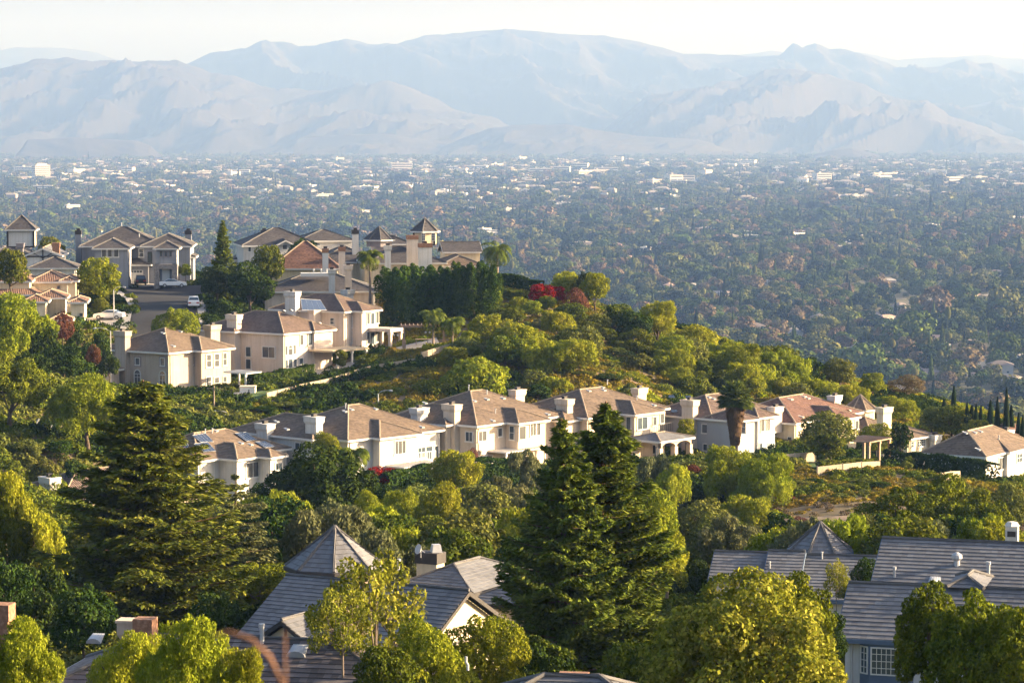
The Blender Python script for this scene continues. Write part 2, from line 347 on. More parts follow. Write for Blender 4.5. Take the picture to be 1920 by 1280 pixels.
class House:
    def __init__(s, name, label, C, d, th, H, wall, roof, cap='cap', trim='trim', cat='house', pitch=23, ground=None, reg=True):
        s.c0 = P(C[0], C[1], d); s.ze = s.c0.z; s.zg = s.ze - H; s.th = R(th)
        s.root = empty(name, (s.c0.x, s.c0.y, s.zg), s.th); tag(s.root, label, cat)
        s.rot = Matrix.Rotation(s.th, 3, 'Z'); s.inv = s.rot.transposed()
        s.wall, s.roof, s.cap, s.trim, s.pitch, s.reg = wall, roof, cap, trim, pitch, reg
        s.vols = []; HSEQ[0] += 1
    def loc(s, p):      # world -> local (z measured from the ground)
        q = s.inv @ (Vector(p) - Vector((s.c0.x, s.c0.y, s.zg))); return q
    def w(s, p): return s.rot @ Vector(p) + Vector((s.c0.x, s.c0.y, s.zg))
    def atp(s, px, py, zl): return s.loc(atz(px, py, zl + s.zg))
    def alongpx(s, px, o, dr, zl):
        a = s.w((o[0], o[1], zl)); b = s.w((o[0] + dr[0], o[1] + dr[1], zl))
        fa, fb = rxy(px, a.x, a.y, a.z), rxy(px, b.x, b.y, b.z)
        return fa / (fa - fb)
    def onplane(s, px, py, vol, face):
        """local hit of a photo ray on a wall of a volume: 'R' the v=v0 wall, 'L' the u=u0 wall, 'E' the u=u1 wall"""
        r = s.inv @ ray(px, py); o = s.loc(CAM); V = s.vols[vol]; oh = V['oh']
        if face == 'R': t = (V['v0'] + oh - o.y) / r.y
        elif face == 'L': t = (V['u0'] + oh - o.x) / r.x
        else: t = (V['u1'] - oh - o.x) / r.x
        return o + r * t
    def vol(s, C=None, R_=None, L=None, Rm=None, Lm=None, dz=0, pitch=None, roof='hip', oh=.45, mat_=None, H0=None, at=None, wall=True, rmat=None, base=-2.5, fascia=True, hips=True):
        i = len(s.vols); e = .017 * i
        zl = s.ze - s.zg + dz + e
        o = (0, 0) if C is None and at is None else (at if at is not None else tuple(s.atp(C[0], C[1], zl))[:2])
        u0, v0 = o
        u1 = u0 + (Rm if Rm is not None else s.alongpx(R_, o, (1, 0), zl))
        v1 = v0 + (Lm if Lm is not None else s.alongpx(L, o, (0, 1), zl))
        if u1 < u0: u0, u1 = u1, u0
        if v1 < v0: v0, v1 = v1, v0
        V = dict(u0=u0, u1=u1, v0=v0, v1=v1, z=zl, oh=oh + .007 * i, p=R_ and 0); s.vols.append(V)
        oh = V['oh']; a, b = u1 - u0, v1 - v0; tp = math.tan(R(pitch or s.pitch)); V['tp'] = tp
        if wall:
            m = MB(); z0 = base if H0 is None else H0
            m.box((u0 + oh, v0 + oh, z0), (u1 - oh, v1 - oh, zl - .02))
            wm = M[mat_ or s.wall]
            if roof in ('gu', 'hg'):
                for uu, sgn in ((u0 + oh, -1), (u1 - oh, 1)):
                    if roof == 'hg' and sgn < 0: continue
                    h = (b / 2 - oh) * tp
                    m.face([(uu, v0 + oh, zl - .02), (uu, v1 - oh, zl - .02), (uu, (v0 + v1) / 2, zl + h)])
            if roof == 'gv':
                h = (a / 2 - oh) * tp
                for vv in (v0 + oh, v1 - oh): m.face([(u0 + oh, vv, zl - .02), (u1 - oh, vv, zl - .02), ((u0 + u1) / 2, vv, zl + h)])
            m.build('wall', wm, s.root)
        if wall and i == 0 and a > 6:
            for k, (xx, yy) in enumerate(((u0 + oh + .35, v0 + oh - .06), (u1 - oh - .25, v0 + oh - .06))):
                m = MB(); m.tube([(xx, yy, -.5), (xx, yy, zl - .3), (xx, yy - oh + .1, zl - .12)], .05, 6); m.build('downpipe', M[s.trim if k else s.wall], s.root)
        # roof slopes: (lower-left, lower-right, upper-right, upper-left)
        zc = zl + .03
        if roof in ('hip', 'gu', 'hg'):
            if a >= b or roof != 'hip':
                h = b / 2 * tp; il = b / 2 if roof in ('hip', 'hg') else 0; ir = b / 2 if roof == 'hip' else 0
                if roof == 'hip' and a - b < .05: il = ir = a / 2
                A, B = Vector((u0 + il, (v0 + v1) / 2, zc + h)), Vector((u1 - ir, (v0 + v1) / 2, zc + h))
                c = [Vector(q) for q in ((u0, v0, zc), (u1, v0, zc), (u1, v1, zc), (u0, v1, zc))]
                sl = [(c[0], c[1], B, A), (c[2], c[3], A, B)]
                if il: sl.append((c[3], c[0], A, A))
                if ir: sl.append((c[1], c[2], B, B))
                ed = [(A, B)] + ([(c[0], A), (c[3], A)] if il else []) + ([(c[1], B), (c[2], B)] if ir else [])
            else:
                h = a / 2 * tp
                A, B = Vector(((u0 + u1) / 2, v0 + a / 2, zc + h)), Vector(((u0 + u1) / 2, v1 - a / 2, zc + h))
                c = [Vector(q) for q in ((u0, v0, zc), (u1, v0, zc), (u1, v1, zc), (u0, v1, zc))]
                sl = [(c[1], c[2], B, A), (c[3], c[0], A, B), (c[0], c[1], A, A), (c[2], c[3], B, B)]
                ed = [(A, B), (c[0], A), (c[1], A), (c[2], B), (c[3], B)]
        elif roof == 'gv':
            h = a / 2 * tp
            A, B = Vector(((u0 + u1) / 2, v0, zc + h)), Vector(((u0 + u1) / 2, v1, zc + h))
            c = [Vector(q) for q in ((u0, v0, zc), (u1, v0, zc), (u1, v1, zc), (u0, v1, zc))]
            sl = [(c[1], c[2], B, A), (c[3], c[0], A, B)]; ed = [(A, B)]
        V['slopes'] = sl; V['h'] = h
        s.slopes(sl, ed, zl, [(u0, v0), (u1, v0), (u1, v1), (u0, v1)], rmat or s.roof, hips)
        if fascia and roof == 'hip': s.fascia([(u0, v0), (u1, v0), (u1, v1), (u0, v1)], zl)
        elif fascia:
            s.fascia([(u0, v0), (u1, v0), (u1, v1), (u0, v1)], zl, [0, 2] if roof in ('gu', 'hg') else [1, 3])
            m = MB(); g = .12     # sloping gable boards
            gs = [(u1, 1)] + ([(u0, -1)] if roof == 'gu' else []) if roof in ('gu', 'hg') else []
            for uu, sg in gs:
                for q0, q1 in (((v0), (v0 + v1) / 2), ((v1), (v0 + v1) / 2)):
                    p = [(uu + sg * g * k, q, zz) for k, q, zz in ((-.3, q0, zc - .26), (-.3, q1, zc - .26 + h), (-.3, q1, zc + h - .01), (-.3, q0, zc - .01))]
                    p2 = [(uu + sg * .05, y, z) for _, y, z in p]
                    m.face(p); m.face(p2)
                    for k in range(4): m.face([p[k], p[(k + 1) % 4], p2[(k + 1) % 4], p2[k]])
            if roof == 'gv':
                for vv, sg in ((v0, -1), (v1, 1)):
                    for q0, q1 in ((u0, (u0 + u1) / 2), (u1, (u0 + u1) / 2)):
                        p = [(q, vv - sg * .04, zz) for q, zz in ((q0, zc - .26), (q1, zc - .26 + h), (q1, zc + h - .01), (q0, zc - .01))]
                        p2 = [(x, vv + sg * .05, z) for x, _, z in p]
                        m.face(p); m.face(p2)
                        for k in range(4): m.face([p[k], p[(k + 1) % 4], p2[(k + 1) % 4], p2[k]])
            if m.v: m.build('gable_board', M[s.trim], s.root)
        if s.reg:
            for uu in (u0 + oh, u1 - oh):
                for vv in (v0 + oh, v1 - oh):
                    q = s.w((uu, vv, 0))
                    if q.y < s.c0.y + 8.5 or q.y < 300: CTRL.append((q.x, q.y, s.zg))
        FOOT.append([tuple(s.w(q))[:2] for q in ((u0, v0, 0), (u1, v0, 0), (u1, v1, 0), (u0, v1, 0))])
        return i
    def slopes(s, sl, ed, zl, under, rm, hips=True):
        m = MB(); t = .042 if rm in ('r_grey', 'r_mottled') else .035
        for (a, b, c, d) in sl:
            n = (b - a).cross(d - a if (d - a).length > .01 else c - a).normalized()
            if n.z < 0: n = -n
            ux = (b - a).normalized(); up = n.cross(ux)
            if up.z < 0: up = -up
            L = abs((d - a).dot(up)) or .1; k = max(2, int(round(L / .36)))
            for i in range(k):
                f0, f1 = i / k, (i + 1) / k
                p0, p1, p2, p3 = a.lerp(d, f0), b.lerp(c, f0), b.lerp(c, f1), a.lerp(d, f1)
                q0, q1 = p0 + n * t, p1 + n * t
                U = lambda p, y: ((p - a).dot(ux) + 50, y)
                y0, y1 = i * .36 + .001, i * .36 + .359
                pts, uv = [q0, q1, p2 + n * .004, p3 + n * .004], [U(q0, y0), U(q1, y0), U(p2, y1), U(p3, y1)]
                if (p2 - p3).length < 1e-4: pts, uv = pts[:3], uv[:3]
                m.face(pts, uv)
                m.face([p0, p1, q1, q0], [U(p0, y0)] * 4)
        z = zl + .02
        m.face([(x, y, z) for x, y in under][::-1])
        ro = m.build('roof', M[rm], s.root)
        if hips and ed:
            m = MB()
            for a, b in ed:
                if (b - a).length > .2: m.tube([a + Vector((0, 0, .05)), b + Vector((0, 0, .05))], .11, 6)
            m.build('ridge_cap', M['capdark' if rm == 'r_dark' else s.cap], ro)
        return ro
    def fascia(s, poly, zl, edges=None, h=.24, t=.1, matn=None):
        m = MB(); n = len(poly)
        for i in range(n):
            if edges is not None and i not in edges: continue
            a, b = Vector((*poly[i], 0)), Vector((*poly[(i + 1) % n], 0)); d = (b - a).normalized(); nn = Vector((d.y, -d.x, 0))
            a2, b2 = a - d * .0, b + d * .0
            pts = [a2 + nn * t, b2 + nn * t, b2 - nn * .02, a2 - nn * .02]
            lo, hi = zl - h + .03, zl + .028 + .001 * i
            m.face([p + Vector((0, 0, hi)) for p in pts]); m.face([p + Vector((0, 0, lo)) for p in pts][::-1])
            for k in range(4):
                p, q = pts[k], pts[(k + 1) % 4]
                m.face([p + Vector((0, 0, lo)), q + Vector((0, 0, lo)), q + Vector((0, 0, hi)), p + Vector((0, 0, hi))])
        m.build('fascia', M[matn or s.trim], s.root)
    def turret(s, C, r, n, zb, h, zw=None, rot=0, wall=None, rmat=None, timber=False, oh=.4):
        """n-sided pyramid roof on a drum; C local centre"""
        ang = [2 * math.pi * k / n + rot for k in range(n)]
        zc = zb; A = Vector((C[0], C[1], zc + h)); c = [Vector((C[0] + r * math.cos(a), C[1] + r * math.sin(a), zc)) for a in ang]
        sl = [(c[k], c[(k + 1) % n], A, A) for k in range(n)]; ed = [(q, A) for q in c]
        s.slopes(sl, ed, zb - .03, [(q.x, q.y) for q in c], rmat or s.roof)
        s.fascia([(q.x, q.y) for q in c], zb - .03)
        m = MB(); rw = r - oh
        pl = [(C[0] + rw * math.cos(a), C[1] + rw * math.sin(a)) for a in ang]
        m.prism(pl, zw if zw is not None else -2, zb - .02); m.build('wall', M[wall or s.wall], s.root)
        if timber:
            m = MB()
            for (x, y) in pl: m.box((x - .16, y - .16, zw), (x + .16, y + .16, zb - .04))
            for k in range(n):
                a, b = Vector((*pl[k], 0)), Vector((*pl[(k + 1) % n], 0))
                for z in (zw + .08, zb - .2): m.tube([a + Vector((0, 0, z)), b + Vector((0, 0, z))], .15, 4)
            m.build('timber_frame', M['darktrim'], s.root)
        FOOT.append([tuple(s.w((*p, 0)))[:2] for p in pl])
    def win(s, face, px, py, wp, hp, vol=0, pane='glass', frame='trim', style='', nx=1, ny=1, label=None, name='window'):
        q = s.onplane(px, py, vol, face); V = s.vols[vol]
        th = {'R': 0, 'L': -math.pi / 2, 'E': math.pi / 2}[face]; c, sn = math.cos(th), math.sin(th)
        q2 = s.onplane(px + wp / 2, py, vol, face); q1 = s.onplane(px - wp / 2, py, vol, face)
        W = (q2 - q1).length; dist = (s.w(q) - CAM).length; Hh = hp * dist / F
        W = max(.5, min(W, 6)); b = max(.07, min(.12, W * .1))
        def T(x, y, z): return (q.x + x * c - y * sn, q.y + x * sn + y * c, q.z + z)
        def bx(m, x0, x1, y0, y1, z0, z1):
            p = [Vector(T(x, y, z)) for z in (z0, z1) for y in (y0, y1) for x in (x0, x1)]
            for f in ((0, 2, 3, 1), (4, 5, 7, 6), (0, 1, 5, 4), (1, 3, 7, 5), (3, 2, 6, 7), (2, 0, 4, 6)): m.face([p[k] for k in f])
        w2, h2 = W / 2, Hh / 2
        m = MB(); arch = 'arch' in style; top = h2 - (w2 if arch else 0)
        bx(m, -w2, -w2 + b, -.09, .01, -h2, top); bx(m, w2 - b, w2, -.09, .01, -h2, top); bx(m, -w2 - .05, w2 + .05, -.12, .01, -h2 - .1, -h2 + b * .7)
        if arch:
            k = 8
            for i in range(k):
                a0, a1 = math.pi * i / k, math.pi * (i + 1) / k
                pts = []
                for yy in (-.09, .01):
                    pts += [Vector(T(w2 * math.cos(a0), yy, top + w2 * math.sin(a0))), Vector(T(w2 * math.cos(a1), yy, top + w2 * math.sin(a1))),
                            Vector(T((w2 - b) * math.cos(a1), yy, top + (w2 - b) * math.sin(a1))), Vector(T((w2 - b) * math.cos(a0), yy, top + (w2 - b) * math.sin(a0)))]
                for f in ((0, 1, 2, 3), (7, 6, 5, 4), (0, 4, 5, 1), (2, 6, 7, 3)): m.face([pts[j] for j in f])
            bx(m, -w2 + b, w2 - b, -.07, .0, top - .04, top + .04)
        else: bx(m, -w2, w2, -.09, .01, h2 - b, h2)
        for i in range(1, nx):
            x = -w2 + W * i / nx; bx(m, x - .03, x + .03, -.06, .0, -h2 + b * .7, top - .001)
        for i in range(1, ny):
            z = -h2 + Hh * i / ny; bx(m, -w2 + b, w2 - b, -.055, .0, z - .03, z + .03)
        wo = m.build(name, M[frame], s.root)
        if label: wo['label'] = label
        m = MB()
        if arch:
            pts = [T(-w2 + b, -.03, -h2 + .02), T(w2 - b, -.03, -h2 + .02)] + [T((w2 - b) * math.cos(math.pi * i / 8), -.03, top + (w2 - b) * math.sin(math.pi * i / 8)) for i in range(9)]
            m.face(pts)
        else: m.face([T(-w2 + b, -.03, -h2 + .02), T(w2 - b, -.03, -h2 + .02), T(w2 - b, -.03, h2 - b + .01), T(-w2 + b, -.03, h2 - b + .01)])
        m.build('pane', M[pane], wo)
        if 'surr' in style:
            m = MB()
            bx(m, -w2 - .22, -w2 + .01, -.05, .0, -h2 - .25, h2 + .15); bx(m, w2 - .01, w2 + .22, -.05, .0, -h2 - .25, h2 + .15)
            bx(m, -w2 + .01, w2 - .01, -.05, .0, h2 - .01, h2 + .15); bx(m, -w2 + .01, w2 - .01, -.052, .0, -h2 - .25, -h2 - .1)
            if not arch: m.build('surround', M['surround'], wo)
        return wo
    def chim(s, px, top, w=1.5, dp=.9, vol=0, face=None, d=None, mat_='', bot=None, style='flare', flue=True):
        """exterior chimney on a wall, or one standing at depth d"""
        if face:
            V = s.vols[vol]; q = s.onplane(px, top, vol, face)
            if face == 'R': q.y -= dp * .35
            elif face == 'L': q.x -= dp * .35
            sx, sy = (w / 2, dp / 2) if face == 'R' else (dp / 2, w / 2)
        else:
            q = s.loc(P(px, top, d)); sx, sy = w / 2, dp / 2
        zt = q.z; z0 = -2.5 if face else (bot if bot is not None else zt - 3.5)
        m = MB(); wm = M[mat_ or s.wall]
        m.box((q.x - sx, q.y - sy, z0), (q.x + sx, q.y + sy, zt - .75 if style == 'flare' else zt - .3))
        if style == 'flare':
            e = .16
            m.box((q.x - sx - e, q.y - sy - e, zt - .62), (q.x + sx + e, q.y + sy + e, zt - .12))
            lo = [(q.x + a * sx, q.y + b * sy, zt - .95) for a, b in ((-1.002, -1.002), (1.002, -1.002), (1.002, 1.002), (-1.002, 1.002))]
            hi = [(q.x + a * (sx + e), q.y + b * (sy + e), zt - .621) for a, b in ((-1, -1), (1, -1), (1, 1), (-1, 1))]
            for k in range(4): m.face([lo[k], lo[(k + 1) % 4], hi[(k + 1) % 4], hi[k]])
        ch = m.build('chimney', wm, s.root)
        m = MB()
        if style == 'flare': m.box((q.x - sx - .22, q.y - sy - .22, zt - .119), (q.x + sx + .22, q.y + sy + .22, zt))
        else: m.box((q.x - sx - .08, q.y - sy - .08, zt - .7), (q.x + sx + .08, q.y + sy + .08, zt))
        m.build('chimney_cap', M['brick'] if style == 'brick' else (M['darktrim'] if style == 'dark' else wm), ch)
        if flue:
            m = MB(); m.box((q.x - .3, q.y - .22, zt - .05), (q.x + .3, q.y + .22, zt + .28)); m.box((q.x - .36, q.y - .28, zt + .3), (q.x + .36, q.y + .28, zt + .36))
            m.build('flue', M['dark'], ch)
        return ch
    def slope_hit(s, px, py, vol=0, k=0):
        a, b, c, d = s.vols[vol]['slopes'][k]; n = (b - a).cross((d if (d - a).length > .01 else c) - a).normalized()
        o = s.loc(CAM); r = s.inv @ ray(px, py); t = (a - o).dot(n) / r.dot(n); return o + r * t, n if n.z > 0 else -n
    def vent(s, px, py, vol=0, k=0, kind='vent', sz=1.0):
        q, n = s.slope_hit(px, py, vol, k); m = MB()
        if kind == 'vent':      # half-round hood
            up = (Vector((0, 0, 1)) - n * n.z).normalized(); sd_ = up.cross(n); r = .28 * sz
            for yy in (0,):
                ring = [[q + n * (r * math.sin(math.pi * i / 8) * .75 + .03) + sd_ * (r * math.cos(math.pi * i / 8)) - up * .25 * sz for i in range(9)],
                        [q + n * (.03) + sd_ * (r * math.cos(math.pi * i / 8) * .8) + up * .45 * sz for i in range(9)]]
                for i in range(8): m.face([ring[0][i], ring[0][i + 1], ring[1][i + 1], ring[1][i]])
                m.face(ring[0])
            m.build('roof_vent', M['metal'] if s.roof not in ('r_red', 'r_redbarrel') else M['pinkish'], s.root)
        elif kind == 'pipe':
            m.tube([q - n * .1, q + Vector((0, 0, .55 * sz))], .07 * sz, 8); m.tube([q + Vector((0, 0, .5 * sz)), q + Vector((0, 0, .62 * sz))], .10 * sz, 8)
            m.build('vent_pipe', M['metal'], s.root)
        elif kind == 'turbine':
            m.tube([q - n * .1, q + Vector((0, 0, .35))], .16, 10); 
            m.tube([q + Vector((0, 0, z)) for z in (.3, .42, .6, .74)], [.18, .3, .28, .08], 12)
            m.build('turbine_vent', M['metal'], s.root)
    def panel(s, pts, vol=0, k=0, matn='solar', name='solar_panel', off=.12):
        q = [s.slope_hit(x, y, vol, k) for x, y in pts]; n = q[0][1]; m = MB()
        hi = [p + n * (off + .04) for p, _ in q]; lo = [p + n * off for p, _ in q]
        m.face(hi); m.face(lo[::-1])
        for i in range(len(q)): m.face([lo[i], lo[(i + 1) % len(q)], hi[(i + 1) % len(q)], hi[i]])
        o = m.build(name, M[matn], s.root); e = MB(); nn = len(q)
        for i in range(nn): e.tube([hi[i], hi[(i + 1) % nn]], .03, 4)
        if matn == 'solar':
            for f in (.25, .5, .75): e.tube([hi[0].lerp(hi[1], f), hi[3].lerp(hi[2], f)], .012, 4)
            e.build('panel_frame', M['metal'], o)
        return o
    def cover(s, poly, zl, th=.18, posts=(), matn='trim', pm=None, slats=0, pr=.09):
        """flat patio roof: poly in local xy, posts in local xy"""
        m = MB(); m.prism(poly, zl - th, zl); o = m.build('patio_roof', M[matn], s.root)
        if slats:
            (ax, ay), (bx_, by), (cx, cy), (dx, dy) = poly; m = MB()
            for i in range(slats):
                f = (i + .5) / slats; a = Vector((ax + (bx_ - ax) * f, ay + (by - ay) * f, zl + .05)); b = Vector((dx + (cx - dx) * f, dy + (cy - dy) * f, zl + .05))
                m.tube([a + (a - b).normalized() * .25, b], .045, 4)
            m.build('slat', M[matn], o)
        for (x, y) in posts:
            m = MB(); m.box((x - pr, y - pr, -2), (x + pr, y + pr, zl - th + .002)); m.box((x - pr * 1.5, y - pr * 1.5, zl - th - .35), (x + pr * 1.5, y + pr * 1.5, zl - th - .1)); m.build('post', M[pm or matn], s.root)
        FOOT.append([tuple(s.w((*p, 0)))[:2] for p in poly])
# ============================ middle row of houses ============================
TH = 46
# house with solar panels
h = House('stucco_house', 'white house with solar panels on its brown tiled roof', (372, 865), 330, 55, 5.6, 'white', 'r_brown')
h.vol(R_=547, Lm=11.4); h.vol(C=(445, 862), R_=512, Lm=8); h.vol(C=(508, 858), R_=540, Lm=5)
h.panel([(360, 818), (384, 814), (400, 830), (376, 831)], 0, 0); h.panel([(363, 834), (388, 830), (404, 847), (380, 849)], 0, 0)
h.panel([(440, 814), (460, 812), (480, 826), (462, 829)], 0, 0); h.panel([(478, 830), (496, 829), (515, 839), (497, 841)], 0, 0)
h.panel([(328, 850), (350, 826), (354, 838), (334, 862)], 0, 2)
for q in ((405, 808), (470, 834), (452, 831)): h.vent(*q)
h.vent(385, 813, 0, 0, 'pipe'); h.vent(398, 812, 0, 0, 'pipe')
h.win('L', 386, 878, 10, 12, 1, frame='darktrim'); h.win('R', 474, 880, 26, 30, 1, 'blind', nx=2, name='sliding_door'); h.win('R', 522, 874, 14, 16, 2, nx=2)
# single-storey house below it
h = House('stucco_house', 'low cream house with purple-brown barrel tiles behind the tall conifer', (113, 945), 300, 42, 4, 'cream', 'r_barrel')
h.vol(R_=388, Lm=12); h.chim(99, 893, 1.9, 1.1, face='L', mat_='white'); h.vol(C=(340, 928), R_=382, Lm=6, dz=-.6)
# large white house
h = House('stucco_house', 'large white house with brown roof and glazed balcony above red bougainvillea', (652, 826), 340, 48, 6, 'white', 'r_brown')
h.vol(R_=834, Lm=15); h.vol(C=(712, 822), R_=792, Lm=10); h.vol(C=(586, 824), Rm=10, L=428, dz=-.1)
h.chim(501, 793, 1.9, 1.1, 2, 'L'); h.chim(593, 780, 1.9, 1.1, 0, 'L'); h.chim(786, 764, 1.9, 1.1, d=356, bot=4)
for q in ((647, 772), (659, 768), (704, 767), (791, 801)): h.vent(*q)
for q in ((668, 816), (727, 805)): h.vent(*q, 1, 0)
h.vent(648, 765, 0, 0, 'pipe'); h.vent(706, 796, 1, 0, 'pipe'); h.vent(538, 805, 2, 2); h.vent(519, 791, 2, 2)
h.win('L', 562, 836, 18, 15, 2, nx=2); h.win('L', 672, 842, 9, 22, 1, 'blind')
h.win('R', 750, 838, 22, 27, 1, 'blind', nx=3); h.win('R', 790, 848, 16, 22, 0, nx=2); h.win('R', 804, 849, 14, 28, 0, name='balcony_door'); h.win('R', 818, 848, 9, 27)
h.win('R', 768, 878, 12, 12, 1); h.win('R', 790, 879, 10, 14); h.win('R', 803, 879, 12, 20, name='patio_door'); h.win('R', 816, 877, 8, 20)
b0 = h.onplane(768, 863, 0, 'R'); b1 = h.onplane(800, 862, 0, 'R')
m = MB(); m.box((b0.x, b0.y - 1.6, b0.z - .2), (b1.x, b1.y, b0.z)); bo = m.build('balcony', M['trim'], h.root)
m = MB()
for i in range(9):
    x = b0.x + (b1.x - b0.x) * i / 8; m.box((x - .03, b0.y - 1.57, b0.z), (x + .03, b0.y - 1.51, b0.z + 1.05))
m.box((b0.x, b0.y - 1.58, b0.z + 1.05), (b1.x, b0.y - 1.5, b0.z + 1.12)); m.build('railing', M['trim'], bo)
q = h.onplane(722, 886, 1, 'R'); h.cover([(q.x, q.y - 3.2), (q.x + 7, q.y - 3.2), (q.x + 7, q.y), (q.x, q.y)], 2.6, posts=[(q.x + .2, q.y - 3), (q.x + 6.8, q.y - 3)], slats=10)
# beige house with satellite dish
h = House('stucco_house', 'beige house with a satellite dish on its wall and long brown roof', (894, 799), 352, 50, 6, 'beige', 'r_brown')
h.vol(R_=1064, Lm=15.6); h.vol(C=(972, 794), R_=1032, Lm=9); h.vol(C=(836, 797), Rm=9, L=716, dz=.02)
h.chim(851, 757, 1.9, 1.1, 0, 'L'); h.chim(970, 730, 1.8, 1, d=371, bot=4)
for q in ((889, 752), (913, 749), (943, 747), (1027, 777)): h.vent(*q)
h.vent(924, 789, 0, 0); h.vent(929, 775, 0, 0, 'pipe'); h.vent(879, 730, 0, 0, 'pipe'); h.vent(913, 740, 0, 0, 'pipe'); h.vent(797, 756, 2, 2)
h.win('L', 880, 818, 15, 20, nx=2); h.win('R', 904, 817, 17, 21, 0, 'blind', nx=2); h.win('R', 937, 810, 9, 17, 0, 'blind')
h.win('L', 960, 811, 10, 27, 1, ny=2); h.win('R', 979, 811, 14, 27, 1, 'blind'); h.win('R', 999, 805, 12, 25, 1, 'blind', nx=2); h.win('R', 1009, 804, 8, 24, 1, 'blind')
h.win('R', 912, 861, 22, 16, 0, 'blind', nx=2, name='patio_door')
q = h.onplane(903, 846, 0, 'R'); m = MB()
m.tube([q + Vector((0, -.45, 0)), q + Vector((0, -.4, 0)), q + Vector((.02, -.3, 0))], [.42, .3, .05], 14); m.tube([q, q + Vector((0, -.35, 0))], .04, 6); m.build('satellite_dish', M['metal'], h.root)
q = h.onplane(915, 852, 0, 'R'); h.cover([(q.x, q.y - 3), (q.x + 8, q.y - 3), (q.x + 8, q.y), (q.x, q.y)], 2.7, posts=[(q.x + .2, q.y - 2.8), (q.x + 4, q.y - 2.8), (q.x + 7.8, q.y - 2.8)], slats=12)
# beige house with arched portico
h = House('stucco_house', 'beige house with an arched hip-roofed portico and upper balcony', (1102, 784), 364, 50, 6, 'beige', 'r_brown')
h.vol(R_=1256, Lm=13.2); h.vol(C=(1191, 778), R_=1246, Lm=9); h.vol(C=(1060, 790), Rm=8, L=985, dz=-.3)
h.chim(1062, 747, 1.9, 1.1, 0, 'L'); h.chim(1199, 727, 1.8, 1, d=383, bot=4)
for q in ((1104, 733), (1132, 732), (1226, 760)): h.vent(*q)
h.vent(1204, 762, 1, 0); h.vent(1139, 720, 0, 0, 'pipe'); h.vent(1194, 750, 0, 0, 'pipe'); h.vent(1130, 727, 0, 0)
h.win('L', 1161, 793, 12, 25, 1, ny=1); h.win('L', 1179, 793, 10, 25, 1); h.win('R', 1204, 793, 20, 25, 1, nx=2, name='balcony_door'); h.win('R', 1227, 789, 8, 18, 1, 'blind'); h.win('R', 1241, 784, 8, 20, 1, 'blind')
h.win('L', 1161, 846, 12, 20, 1); h.win('L', 1179, 845, 10, 20, 1); h.win('R', 1203, 845, 13, 22, 1, nx=2); h.win('R', 1224, 842, 10, 18, 1, 'blind')
q = h.atp(1238, 829, 3.0); uu, vv = q.x, q.y
p = h.vol(at=(uu, vv), Rm=7.5, Lm=5.6, dz=-3.0, pitch=14, rmat='r_grey', wall=False)
V = h.vols[p]
for (x, y) in ((V['u0'] + .5, V['v0'] + .5), (V['u0'] + 3.7, V['v0'] + .5), (V['u1'] - .5, V['v0'] + .5), (V['u1'] - .5, V['v1'] - .5), (V['u0'] + .5, V['v1'] - 1)):
    m = MB(); m.box((x - .33, y - .33, -2), (x + .33, y + .33, V['z'] - .9)); m.box((x - .40, y - .40, .1), (x + .40, y + .40, .5)); m.build('column', M['beige'], h.root)
m = MB()      # arched beams between the columns
def archbeam(m, a, b, zt, drop=.95, n=10, t=.28):
    a, b = Vector((*a, 0)), Vector((*b, 0)); d = (b - a).normalized(); nn = Vector((d.y, -d.x, 0)) * t; L = (b - a).length
    for i in range(n):
        f0, f1 = i / n, (i + 1) / n
        z = [zt - drop + math.sqrt(max(0, 1 - (2 * f - 1) ** 2)) * (drop - .25) for f in (f0, f1)]
        p0, p1 = a.lerp(b, f0), a.lerp(b, f1)
        for s_n in (-1, 1):
            m.face([p0 + nn * s_n + Vector((0, 0, z[0])), p1 + nn * s_n + Vector((0, 0, z[1])), p1 + nn * s_n + Vector((0, 0, zt)), p0 + nn * s_n + Vector((0, 0, zt))])
        m.face([p0 + nn + Vector((0, 0, z[0])), p1 + nn + Vector((0, 0, z[1])), p1 - nn + Vector((0, 0, z[1])), p0 - nn + Vector((0, 0, z[0]))])
zt = V['z'] - .05
archbeam(m, (V['u0'] + .5, V['v0'] + .5), (V['u0'] + 3.7, V['v0'] + .5), zt); archbeam(m, (V['u0'] + 3.7, V['v0'] + .5), (V['u1'] - .5, V['v0'] + .5), zt)
archbeam(m, (V['u1'] - .5, V['v0'] + .5), (V['u1'] - .5, V['v1'] - .5), zt); archbeam(m, (V['u0'] + .5, V['v0'] + .5), (V['u0'] + .5, V['v1'] - 1), zt)
m.build('arcade', M['beige'], h.root)
h.vol(C=(1190, 822), Rm=5, Lm=5, dz=-3.05, pitch=14, rmat='r_grey', base=-2)
q = h.onplane(1200, 806, 1, 'R'); m = MB()
for i in range(12): m.box((q.x - 1 + i * .45, q.y - 2.4, q.z - .2), (q.x - .97 + i * .45, q.y - 2.36, q.z + .8))
m.box((q.x - 1, q.y - 2.41, q.z + .8), (q.x + 4, q.y - 2.35, q.z + .86)); m.build('railing', M['dark'], h.root)
